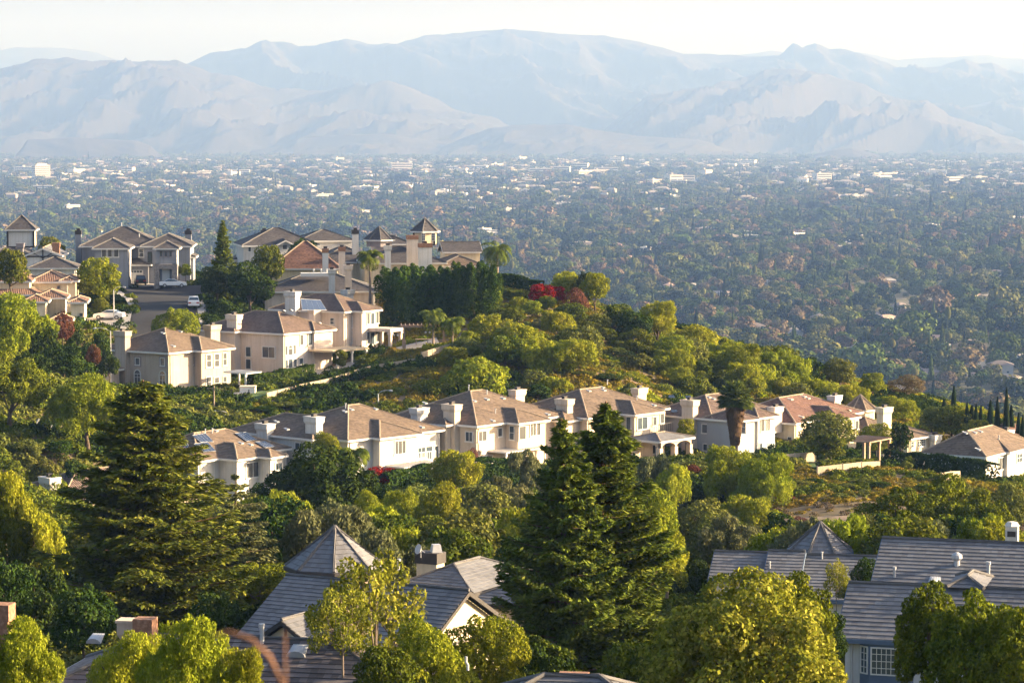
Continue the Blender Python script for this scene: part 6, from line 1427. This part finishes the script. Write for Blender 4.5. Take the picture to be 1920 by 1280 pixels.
# ------------------------------------------------------------ the valley: trees and buildings
def vtree(seed, n, kind, s):
    if kind == 'tall':
        r = np.random.default_rng(seed); t = r.random(n) ** .8; a = r.uniform(0, 6.283, n); rad = .5 * (1 - t) ** .8 * r.uniform(.6, 1.05, n) + .03
        p = np.stack([np.cos(a) * rad, np.sin(a) * rad, .04 + .96 * t], 1); return leaves(p, unit(np.stack([np.cos(a), np.sin(a), np.full(n, .5)], 1) + r.normal(size=(n, 3)) * .4), s, s * 1.5, None, r)
    if kind == 'palm':
        r = np.random.default_rng(seed); d = sph(n, r); p = d * [.5, .5, .12] + [0, 0, .88]
        V, Q = leaves(p, unit(d + [0, 0, .5]), s * .6, s * 2.5, d, r); m = MB(); m.tube([(0, 0, -.02), (0, 0, .9)], .035, 5)
        tv = np.array(m.v); tq = np.array([f for f in m.f if len(f) == 4]); return np.concatenate([V, tv]), np.concatenate([Q, tq + len(V)])
    V, Q, C, rr = crown(seed, n, K=14, s=s, cr=(.18, .3), z0=.02, nj=.4); return V, Q
VK = [('v1', 'broad'), ('v1', 'broad'), ('v2', 'broad'), ('v2', 'broad'), ('v3', 'broad'), ('v4', 'broad'), ('v4', 'tall'), ('v1', 'tall'), ('v2', 'palm'), ('v1', 'broad')]
near_k = [npmesh('valley_crown', *vtree(100 + i, 1100, k, .036), LM[m_]) for i, (m_, k) in enumerate(VK)]
far_k = [npmesh('valley_crown_small', *vtree(200 + i, 320, k, .062), LM[m_]) for i, (m_, k) in enumerate(VK)]
PRB = np.array([.18, .12, .13, .08, .12, .19, .06, .05, .03, .05])
r6 = np.random.default_rng(21)
# buildings first, so that trees keep clear of them
BL = []
def bclear(x, y, w): return all(hypot(x - a, y - b) > w + c for a, b, c in BL)
vroof = [noisemat('valley_roof', c, .9, .05, .2, .3) for c in ((.30, .27, .25), (.20, .17, .16), (.34, .24, .19), (.33, .31, .30))]
vwall = [noisemat('valley_wall', c, .9, .05, .1, .3) for c in ((.48, .45, .40), (.40, .35, .29), (.58, .56, .54))]
def vhouse_proto(i):
    w, l, hh = 9 + i % 3 * 2, 14 + i % 4 * 3, 3.2 + (i % 3 == 2) * 2.8
    a = MB(); a.box((-l / 2, -w / 2, 0), (l / 2, w / 2, hh)); am = MB(); e = .6; h2 = w * .22
    c = [Vector(q) for q in ((-l / 2 - e, -w / 2 - e, hh), (l / 2 + e, -w / 2 - e, hh), (l / 2 + e, w / 2 + e, hh), (-l / 2 - e, w / 2 + e, hh))]; A, B = Vector((-l / 2 + w / 2, 0, hh + h2)), Vector((l / 2 - w / 2, 0, hh + h2))
    am.face([c[0], c[1], B, A]); am.face([c[2], c[3], A, B]); am.face([c[3], c[0], A]); am.face([c[1], c[2], B]); am.face(c[::-1])
    win = MB()
    for k in range(3):
        x = -l / 2 + l * (k + .7) / 3.6; win.box((x, -w / 2 - .05, 1), (x + 1.6, -w / 2 + .01, 2.2))
    def mk(nm_, mb, m_):
        me = bpy.data.meshes.new(nm_); me.from_pydata(mb.v, [], mb.f); me.materials.append(m_); return me
    return [mk('wall', a, vwall[i % 3]), mk('roof', am, vroof[i % 4]), mk('window', win, M['glass'])]
VH = [vhouse_proto(i) for i in range(8)]
def flat_proto(i):
    w, l, hh = 22 + i % 3 * 8, 40 + i % 4 * 16, 6 + i % 3 * 3
    a = MB(); a.box((-l / 2, -w / 2, 0), (l / 2, w / 2, hh)); t = MB(); t.box((-l / 2 - .3, -w / 2 - .3, hh), (l / 2 + .3, w / 2 + .3, hh + .9)); t.box((-l / 5, -3, hh + .9), (-l / 5 + 6, 3, hh + 3)); win = MB()
    for z in np.arange(1.2, hh - 1, 3): win.box((-l / 2 + 2, -w / 2 - .1, z), (l / 2 - 2, -w / 2 + .01, z + 1.3))
    def mk(nm_, mb, m_):
        me = bpy.data.meshes.new(nm_); me.from_pydata(mb.v, [], mb.f); me.materials.append(m_); return me
    return [mk('wall', a, vwall[2 if i % 3 else 0]), mk('roof', t, vwall[2] if i % 4 else vroof[3]), mk('window_band', win, M['glass'])]
VF = [flat_proto(i) for i in range(8)]
def vput(ms, name, label, cat, group, x, y, rz, sc3):
    root = empty(name, (x, y, 0), rz); root.scale = sc3; tag(root, label, cat, group)
    for nme, me in zip(('wall', 'roof', 'window'), ms): link(nme, me, None, root)
    BL.append((x, y, max(sc3[0] * 9, 8) if cat == 'house' else sc3[0] * 32))
# houses nearer than 3.3 km
k = 0
while k < 190:
    y = 1250 + 2100 * r6.random() ** 1.1; px = r6.uniform(900, 1960) if y < 2300 else r6.uniform(300, 1960); x = (px - 960) / F * y
    if not bclear(x, y, 12): continue
    i = int(r6.integers(0, 8)); vput(VH[i], 'valley_house', 'low pitched-roof house among the trees on the valley floor', 'house', 'houses among the valley trees', x, y, float(r6.choice([0, 1.57, .6, -.5]) + r6.normal() * .1), (1, 1, 1)); k += 1
# pale flat-roofed blocks in loose bands, placed by where they show
k = 0; bands = [(327, 336, 0, 460, 22), (322, 330, 720, 1140, 26), (345, 352, 900, 1300, 14), (372, 384, 460, 640, 12), (382, 408, 600, 1130, 60), (330, 348, 1250, 1900, 20), (392, 420, 1780, 1920, 14), (400, 414, 1200, 1380, 12), (352, 362, 0, 900, 24), (440, 470, 1360, 1600, 8), (303, 318, 50, 1900, 30), (395, 402, 20, 450, 14), (425, 445, 900, 1000, 6)]
for (a, b, x0, x1, c) in bands:
    for _ in range(int(c * 1.1)):
        py = r6.uniform(a, b); px = r6.uniform(x0, x1); y = 160 * F / (py - 240); x = (px - 960) / F * y
        i = int(r6.integers(0, 8)); f = (.55 + .45 * min(1, y / 7000) + .4 * (y > 8000)) * r6.uniform(.25, .8) * (.65 if y < 6500 else 1); vput(VF[i], 'valley_building', 'pale flat-roofed building among the trees on the valley floor', 'building', 'pale flat-roofed buildings in the valley', x, y, float(r6.normal() * .25 + (.0 if r6.random() < .7 else .8)), (f, f, f * r6.uniform(1.0, 1.6) * (1.7 if y > 3500 else 1)))
# the one office tower
x, y = (78 - 960) / F * 8800, 8800
ot = empty('office_tower', (x, y, 0), .5); tag(ot, 'white office tower standing over a long low block in the valley', 'building')
m = MB(); m.box((-24, -18, 0), (24, 18, 46)); m.box((-16, -12, 46), (16, 12, 51)); m.build('wall', vwall[2], ot)
for z in range(4, 44, 6): 
    m = MB(); m.box((-22, -18.3, z), (22, -17.9, z + 2.4)); m.box((-24.3, -16, z), (-23.9, 16, z + 2.4)); m.build('window_band', M['glass'], ot)
m = MB(); m.box((-110, -14, 0), (-24.2, 14, 11)); m.build('podium', vwall[2], ot); BL.append((x, y, 60))
# streets in the nearer valley
VR = noisemat('valley_road', (.24, .22, .21), .9, .02, .15, .3)
for pts, w in (([(1480, 620), (1560, 600), (1640, 590), (1760, 560), (1920, 548)], 14), ([(1250, 610), (1340, 598), (1420, 588)], 9), ([(1700, 740), (1800, 735), (1960, 742)], 9), ([(1180, 560), (1400, 556), (1700, 560)], 10)):
    c = [atz(px, py, 0) for px, py in pts]; m = MB()
    for a, b in zip(c, c[1:]):
        n_ = Vector((-(b - a).y, (b - a).x, 0)).normalized() * w / 2; m.face([a + n_, a - n_, b - n_, b + n_])
        for t in np.linspace(0, 1, 14): q = a.lerp(b, t); BL.append((q.x, q.y, w * .5))
    o = m.build('road', VR); o.location.z = .12; tag(o, kind='structure')
BA = np.array(BL)
def vclear(X, Y, f=1.0, front=1.0):
    okk = np.ones(len(X), bool)
    for a, b, c in BL:
        dx = np.abs(X - a); dy = Y - b; okk &= ~((dx < c * .8 * f) & (dy > -(55 if b < 3500 else 6.0 * c) * front) & (dy < c * f))
    return okk
def dens(X, Y):
    return np.array([noise.noise(Vector((x / 260, y / 420, 1.7))) for x, y in zip(X, Y)])
# countless small roofs between the treetops
nb = 4200; yb = np.sqrt(3400 ** 2 + (13500 ** 2 - 3400 ** 2) * r6.random(nb)); xb = (r6.random(nb) - .5) * yb * .40
nbn = np.array([noise.noise(Vector((x / 900, y / 700, 5))) for x, y in zip(xb, yb)]); kb = nbn > -.5; xb, yb = xb[kb], yb[kb]; nb = len(xb)
def blk(i):
    m = MB(); hh = .35 + .2 * (i % 3); m.box((-.5, -.4, 0), (.5, .4, hh))
    if i % 2: m.face([(-.55, -.45, hh), (.55, -.45, hh), (.3, 0, hh + .18), (-.3, 0, hh + .18)]); m.face([(.55, .45, hh), (-.55, .45, hh), (-.3, 0, hh + .18), (.3, 0, hh + .18)]); m.face([(.55, -.45, hh), (.55, .45, hh), (.3, 0, hh + .18)]); m.face([(-.55, .45, hh), (-.55, -.45, hh), (-.3, 0, hh + .18)])
    else: m.box((-.2, -.15, hh), (.1, .1, hh + .1))
    me = bpy.data.meshes.new('distant_block'); me.from_pydata(m.v, [], m.f); me.materials.append([vwall[0], vroof[3], vwall[2], vroof[2], vwall[1], vroof[0]][i]); return me
sb = r6.uniform(12, 30, nb) * np.where(yb > 7000, 1.3, 1)
scatter('distant_rooftops', np.stack([xb, yb, np.zeros(nb)], 1), r6.integers(0, 6, nb), np.stack([sb, sb, r6.uniform(9, 18, nb) * np.where(yb > 6000, 1.3, .75)], 1), r6.uniform(-.5, .5, nb), [blk(i) for i in range(6)], 'countless small pale rooftops between the valley treetops', 'buildings')
# trees: candidates with a spacing that widens with distance
def cand(y0, y1, n):
    y = np.sqrt(y0 ** 2 + (y1 ** 2 - y0 ** 2) * r6.random(n)); x = (r6.random(n) - .5) * (y * .40 + 60); return x, y
X1, Y1 = cand(1080, 3600, 17500); X2, Y2 = cand(3600, 7500, 42000); X3, Y3 = cand(7500, 16500, 62000)
X = np.concatenate([X1, X2, X3]); Y = np.concatenate([Y1, Y2, Y3])
ok = vclear(X, Y); X, Y = X[ok], Y[ok]; D = dens(X, Y); ok = (D > -.45) | (r6.random(len(X)) < .35); X, Y, D = X[ok], Y[ok], D[ok]
n = len(X); u = r6.random(n); cum = np.cumsum(PRB / PRB.sum()); idx = np.searchsorted(cum, np.clip(u + D * .25, 0, .9999))
hgt = (5.5 + 10 * r6.random(n) ** 1.6) * np.where(r6.random(n) < .09, 1.5, 1) * np.where(Y > 7500, 1.15, 1) * np.where(r6.random(n) < .08, 1.45, 1)
wid = hgt * r6.uniform(.9, 1.45, n) * np.where(Y > 7500, 1.35, np.where(Y > 3600, 1.2, 1)); tall = np.isin(idx, (6, 7)); wid = np.where(tall, hgt * .35, wid); hgt = np.where(tall, hgt * 1.35, hgt); pal = idx == 8; wid = np.where(pal, 4.5, wid); hgt = np.where(pal, hgt * 1.3, hgt)
gzv = np.where(Y < 1290, gz(X, np.minimum(Y, 1289)), 0); gzv = np.maximum(gzv, 0)
rot = r6.uniform(0, 6.28, n)
# the 290 that show largest stand as trees of their own
seen = (Y < 2400) & (np.abs(X / Y * F) < 980)
py = 240 + 160 / Y * F; px = 960 + X / Y * F
sil = np.interp(px, [0, 150, 450, 900, 1100, 1290, 1480, 1700, 1920], [400, 420, 420, 470, 510, 600, 700, 740, 760])
seen &= py < sil + 40
size = np.where(seen, hgt * wid / Y ** 2, 0); own = np.argsort(-size)[:290]; own = own[size[own] > 0]
rest = np.ones(n, bool); rest[own] = False
VN = {0: 'bushy green', 1: 'rounded green', 2: 'olive-green', 3: 'dull olive', 4: 'rust-brown autumn', 5: 'dark round', 6: 'dark pointed', 7: 'slim green', 8: 'palm', 9: 'wide green'}
tmb = MB(); tmb.tube([(0, 0, -.05), (0, 0, .5)], [.04, .025], 6); vt = bpy.data.meshes.new('valley_trunk'); vt.from_pydata(tmb.v, [], tmb.f); vt.materials.append(M['bark'])
for j in own:
    kd = int(idx[j]); root = empty('valley_tree', (X[j], Y[j], gzv[j]), float(rot[j])); root.scale = (wid[j], wid[j], hgt[j])
    tag(root, f'{VN[kd]} tree on the valley floor beyond the hill', 'tree', f'{VN[kd]} trees on the valley floor'); link('crown', near_k[kd], None, root); link('trunk', vt, None, root)
nr = rest & (Y < 3600); fr = rest & (Y >= 3600)
allk = near_k + far_k; I = np.where(Y < 3600, idx, idx + len(near_k))
scatter('valley_woodland', np.stack([X, Y, gzv], 1)[rest], I[rest], np.stack([wid, wid, hgt], 1)[rest], rot[rest], allk, 'endless mixed treetops covering the valley floor', 'woodland')
# ------------------------------------------------------------ cars
def car(label, px, py, d, rz, body='carwhite', kind='sedan'):
    p = P(px, py, d); z = float(gz(p.x, p.y)) + .1
    root = empty('parked_car', (p.x, p.y, z), rz); tag(root, label, 'car')
    if kind == 'suv': prof = [(-2.25, .35), (-2.25, 1.0), (-2.15, 1.12), (-1.95, 1.72), (.35, 1.72), (1.05, 1.15), (2.1, .98), (2.25, .75), (2.25, .35)]; gl = [(-1.95, 1.14), (-1.82, 1.64), (.28, 1.64), (.9, 1.14)]
    else: prof = [(-2.3, .4), (-2.32, .9), (-2.2, 1.02), (-1.6, 1.06), (-.95, 1.42), (.2, 1.44), (1.05, 1.02), (2.1, .85), (2.3, .65), (2.3, .35)]; gl = [(-1.5, 1.05), (-.92, 1.37), (.18, 1.38), (.92, 1.03)]
    m = MB(); hw = .9
    def sec(y, k): return [(x, y, .35 + (zz - .35) * (k if zz > 1.04 else 1)) for x, zz in prof]
    ys = [(-hw, .0), (-hw * .97, 1), (hw * .97, 1), (hw, .0)]
    def ring(y, inset): return [Vector((x * (1 - .0), y * (1 - .22 * max(0, zz - .95) / .75), zz)) for x, zz in prof]
    a, b = ring(-hw, 0), ring(hw, 0); n = len(prof)
    m.face(a[::-1]); m.face(b)
    for i in range(n): m.face([a[i], a[(i + 1) % n], b[(i + 1) % n], b[i]])
    m.build('body', M[body], root, bevel=.06)
    m = MB()
    for s_n in (-1, 1): 
        q = [Vector((x, s_n * (hw * (1 - .22 * max(0, zz - .95) / .75) + .012), zz)) for x, zz in gl]; m.face(q)
    W_ = lambda zz: hw * (1 - .22 * max(0, zz - .95) / .75) - .08
    i0, i1 = (5, 6) if kind != 'suv' else (4, 5)
    for (pa, pb) in ((prof[i0], prof[i1]), (prof[i0 - 1 - (kind != 'suv')] if 0 else prof[3], prof[4] if kind != 'suv' else prof[2])):
        v = Vector((pb[0] - pa[0], 0, pb[1] - pa[1])).normalized(); nn = Vector((-v.z, 0, v.x)); nn = nn if nn.z > 0 else -nn
        A_, B_ = Vector((pa[0], 0, pa[1])) + v * .1 + nn * .015, Vector((pb[0], 0, pb[1])) - v * .1 + nn * .015
        m.face([A_ + Vector((0, -W_(pa[1]), 0)), A_ + Vector((0, W_(pa[1]), 0)), B_ + Vector((0, W_(pb[1]), 0)), B_ + Vector((0, -W_(pb[1]), 0))])
    m.build('windows_glass' if 0 else 'glazing', M['glass'], root)
    for x in (-1.4, 1.45):
        for y in (-.86, .86):
            m = MB(); m.tube([(x, y - .1, .33), (x, y + .1, .33)], .33, 18); w_ = m.build('wheel', M['tyre'], root)
            m = MB(); m.tube([(x, y - .11, .33), (x, y + .11, .33)], .2, 12); m.build('rim', M['metal'], w_)
    for y in (-.62, .62):
        m = MB(); m.box((2.2, y - .18, .62), (2.33, y + .18, .76)); m.build('headlight', M['glass'], root)
        m = MB(); m.box((-2.36, y - .2, .72), (-2.24, y + .2, .9)); m.build('tail_light', M['lampred'], root)
car('black car parked in front of the white garage doors', 263, 534, 488, R(100), 'carblack', 'suv')
car('low white car parked broadside before the stone porch', 325, 542, 482, R(4))
car('white car seen from behind at the kerb of the cul-de-sac', 363, 574, 446, R(97), kind='suv')
car('white sedan on the drive beside the tall street lamp', 205, 603, 433, R(172))
car('dark car half hidden under the yellow-green tree', 166, 551, 458, R(10), 'carblack')
# ------------------------------------------------------------ lamps and poles
def lamp(label, px, top, d, armpx, name='street_lamp', r=.07):
    p = P(px, top, d); z = float(gz(p.x, p.y)); root = empty(name, (p.x, p.y, z)); tag(root, label, 'street lamp'); H = p.z - z
    m = MB(); m.tube([(0, 0, -.3), (0, 0, H * .98)], [r * 1.5, r], 10); m.build('pole', M['metal'], root, True)
    ax = armpx * d / F; m = MB(); m.tube([(0, 0, H * .97), (ax * .3, 0, H * .97 + .35), (ax * .7, 0, H * .97 + .5), (ax, 0, H * .97 + .48)], .04, 8); m.build('arm', M['metal'], root, True)
    m = MB(); s_n = 1 if ax > 0 else -1; m.tube([(ax, 0, H * .97 + .48), (ax + s_n * .3, 0, H * .97 + .46), (ax + s_n * .65, 0, H * .97 + .42)], [.05, .15, .1], 10); m.build('lamp_head', M['metal'], root, True)
lamp('tall street lamp beside the white sedan', 213, 542, 432, 15); lamp('lamp with a long arm among the dark shrubs above the tan house', 207, 618, 400, -24)
lamp('short curved lamp behind the solar-panelled house', 430, 777, 374, -22); lamp('curved lamp behind the brown roof of the dish-walled house', 709, 738, 380, 18)
p = P(401, 730, 378); z = float(gz(p.x, p.y)); ro = empty('utility_pole', (p.x, p.y, z)); tag(ro, 'grey wooden pole with a crossarm below the tan house', 'utility pole')
m = MB(); m.tube([(0, 0, -.3), (0, 0, p.z - z + .5)], [.13, .09], 8); m.build('pole', M['palebark'], ro, True)
m = MB(); m.box((-.9, -.06, p.z - z + .1), (.9, .06, p.z - z + .22)); m.build('crossarm', M['palebark'], ro)
# ------------------------------------------------------------ fences that step along the slopes
def fence(label, pts, h=1.5, m_='wood', every=2.2, name='fence', solid=True, th=.04):
    c = [P(*q) for q in pts]; o = c[0]; zo = float(gz(o.x, o.y)); root = empty(name, (o.x, o.y, zo)); tag(root, label, 'fence'); O = Vector((o.x, o.y, zo)); pm = MB(); first = True
    for a, b in zip(c, c[1:]):
        a2, b2 = Vector((a.x, a.y, 0)), Vector((b.x, b.y, 0)); L = (b2 - a2).length; n = max(1, int(L / every)); d = (b2 - a2) / n; nn = Vector((-d.y, d.x, 0)).normalized() * th
        for i in range(n):
            p, q = a2 + d * i, a2 + d * (i + 1); zp, zq = float(gz(p.x, p.y)), float(gz(q.x, q.y))
            if solid:
                v = [p + Vector((0, 0, zp)), q + Vector((0, 0, zq)), q + Vector((0, 0, zq + h)), p + Vector((0, 0, zp + h))]
                pm.face([x - O + nn for x in v]); pm.face([x - O - nn for x in v][::-1]); pm.face([v[3] - O + nn, v[2] - O + nn, v[2] - O - nn, v[3] - O - nn])
            else:
                for f in (.1, .5, .95): pm.tube([p + Vector((0, 0, zp + h * f)) - O, q + Vector((0, 0, zq + h * f)) - O], .02, 4)
            m = MB(); e = .07; m.box((p.x - O.x - e, p.y - O.y - e, zp - O.z - .3), (p.x - O.x + e, p.y - O.y + e, zp - O.z + h + .08)); m.build('post', M[m_], root)
    pm.build('panel', M[m_], root)
M['mesh'] = noisemat('weathered_fence', (.40, .33, .24), .9, 2, .2, 15)
fence('long pale fence stepping up the slope under the canvas patio', [(500, 742, 384), (560, 728, 391), (640, 708, 399), (700, 690, 404), (800, 680, 406)], 1.0, 'mesh')
fence('pale fence round the pergola garden end', [(790, 676, 410), (830, 668, 414), (868, 658, 417)], 1.3, 'mesh')
fence('curving low tan wall-like fence below the lit hedge', [(1532, 884, 327), (1580, 880, 329), (1650, 872, 333)], .9, 'mesh')
fence('pale fence beside the red patio set', [(1452, 868, 338), (1490, 866, 340), (1530, 862, 344)], 1.2, 'mesh')
fence('short tan fence in front of the thick dark hedge', [(1765, 892, 322), (1800, 884, 326)], 1.2, 'mesh')
fence('thin rail fence crossing the orange hillside', [(875, 628, 424), (920, 618, 430), (990, 608, 436)], .9, 'mesh', solid=False)
fence('green fence strip running down from the crest', [(1040, 600, 440), (1075, 608, 436)], 1.3, 'metal')
fence('dark railing along the tan house terrace', [(305, 742, 386), (400, 748, 384), (500, 742, 386)], 1.0, 'dark', solid=False)
# ------------------------------------------------------------ garden pergola and furniture
def pergola(label, px, py, d, w, l, h, rz, m_='wood', n=12):
    p = P(px, py, d); z = float(gz(p.x, p.y)); root = empty('pergola', (p.x, p.y, z), rz); tag(root, label, 'pergola')
    for x in (-w / 2, w / 2):
        for y in (-l / 2, l / 2): m = MB(); m.box((x - .1, y - .1, -.3), (x + .1, y + .1, h)); m.box((x - .25, y - .25, -.3), (x + .25, y + .25, .8)); m.build('post', M[m_], root)
    m = MB()
    for y in (-l / 2, l / 2): m.box((-w / 2 - .6, y - .08, h), (w / 2 + .6, y + .08, h + .22))
    m.build('beam', M[m_], root); m = MB()
    for i in range(n): x = -w / 2 - .4 + (w + .8) * i / (n - 1); m.box((x - .05, -l / 2 - .6, h + .222), (x + .05, l / 2 + .6, h + .36))
    m.build('slat', M[m_], root)
pergola('timber pergola on the patio before the fig hedge', 795, 648, 427, 6, 3.4, 2.9, R(3))
def bench(label, px, py, d, w, l, h, m_, rz=0, name='garden_table', cat='table'):
    p = P(px, py, d); z = float(gz(p.x, p.y)) + .1; root = empty(name, (p.x, p.y, z), rz); tag(root, label, cat)
    m = MB(); m.box((-w / 2, -l / 2, h - .07), (w / 2, l / 2, h)); m.build('tabletop', M[m_], root, bevel=.02)
    for x in (-w / 2 + .15, w / 2 - .15):
        for y in (-l / 2 + .12, l / 2 - .12): m = MB(); m.tube([(x, y, -.2), (x, y, h - .071)], .035, 6); m.build('leg', M[m_], root)
bench('long white table on the patio beside the cream house', 1508, 858, 344, 2.8, 1.1, .78, 'trim', .1)
bench('long table under the garden pergola', 797, 650, 428, 3.0, .9, .8, 'wood')
def lounger(label, px, py, d, rz):
    p = P(px, py, d); z = float(gz(p.x, p.y)) + .25; root = empty('sun_lounger', (p.x, p.y, z), rz); tag(root, label, 'sun lounger')
    m = MB(); m.box((-.95, -.32, .28), (.35, .32, .38)); m.build('seat', M['trim'], root, bevel=.03)
    m = MB(); m.box((0, -.32, 0), (1.0, .32, .09), Matrix.Rotation(R(-58), 3, 'Y'), (.34, 0, .32)); m.build('backrest', M['trim'], root, bevel=.03)
    for x in (-.8, .3):
        for y in (-.28, .28): m = MB(); m.tube([(x, y, -.2), (x, y, .29)], .03, 6); m.build('leg', M['trim'], root)
lounger('white lounger on the terrace near the weeping pepper tree, farther from it', 60, 778, 334, .3); lounger('white lounger on the terrace right beside the weeping pepper tree', 84, 778, 334, .3)
p = P(465, 735, 392); z = float(gz(p.x, p.y)); ro = empty('spa_tub', (p.x, p.y, z)); tag(ro, 'covered white spa tub beside the tan house patio cover', 'spa tub')
m = MB(); m.box((-1.05, -1.05, 0), (1.05, 1.05, .85)); m.build('tub', M['trim'], ro, bevel=.1); m = MB(); m.box((-1.1, -1.1, .851), (1.1, 1.1, 1.0)); m.build('cover', M['beige'], ro, bevel=.05)
for px, d, l in ((742, 427, 'garden lamp post with paired globes near the porch columns'), (802, 424, 'garden lamp post with paired globes before the pergola')):
    p = P(px, 650, d); z = float(gz(p.x, p.y)); ro = empty('lamp_post', (p.x, p.y, z)); tag(ro, l, 'lamp post'); m = MB(); m.tube([(0, 0, -.2), (0, 0, 2.2)], .04, 6); m.tube([(-.3, 0, 2.15), (.3, 0, 2.15)], .03, 6); m.build('post', M['dark'], ro)
    for x in (-.3, .3): m = MB(); m.tube([(x, 0, 2.16), (x, 0, 2.28), (x, 0, 2.42), (x, 0, 2.5)], [.06, .15, .13, .03], 8); m.build('globe', M['trim'], ro, True)
# dead pale branch leaning out of the hollow
p = P(945, 1035, 205); z = float(gz(p.x, p.y)); zz = p.z - z; ro = empty('dead_tree', (p.x, p.y, z)); tag(ro, 'bare pale forked branch leaning among the green trees', 'dead tree')
m = MB(); s_ = 205 / F; m.tube([(.8, 0, -.3), (.5, 0, zz * .6), (0, 0, zz), (-14 * s_, .1, zz + 26 * s_), (-20 * s_, .1, zz + 50 * s_), (-30 * s_, .2, zz + 72 * s_)], [.12, .1, .07, .05, .035, .015], 6)
m.tube([(-20 * s_, .1, zz + 50 * s_), (-34 * s_, .1, zz + 53 * s_), (-44 * s_, .2, zz + 44 * s_)], [.03, .02, .01], 6); m.build('branch', M['palebark'], ro, True)
# dry stalks close to the lens
p = P(478, 1280, 7); z0 = float(gz(p.x, 7.0))
ro = empty('dry_stalk', (P(533, 1280, 7).x, 7, z0)); tag(ro, 'blurred dry stalk arching up very close to the camera', 'plant')
def st(q): w_ = P(q[0], q[1], 7); return (w_.x - ro.location.x, 0, w_.z - z0)
m = MB(); m.tube([(0, 0, -.1), st((548, 1400)), st((527, 1280)), st((505, 1230)), st((470, 1198)), st((430, 1184)), st((395, 1190))], [.009, .008, .007, .0065, .006, .005, .003], 8); m.build('stem', M['redbark'], ro, True)
ro = empty('dry_stalk', (P(536, 1280, 7.3).x, 7.3, z0)); tag(ro, 'blurred upright dry stalk beside the arching one', 'plant'); m = MB(); q = P(534, 1185, 7.3); m.tube([(0, 0, -.2), (0, 0, (q.z - z0) * .6), (q.x - ro.location.x, 0, q.z - z0)], [.009, .007, .003], 8); m.build('stem', M['redbark'], ro, True)
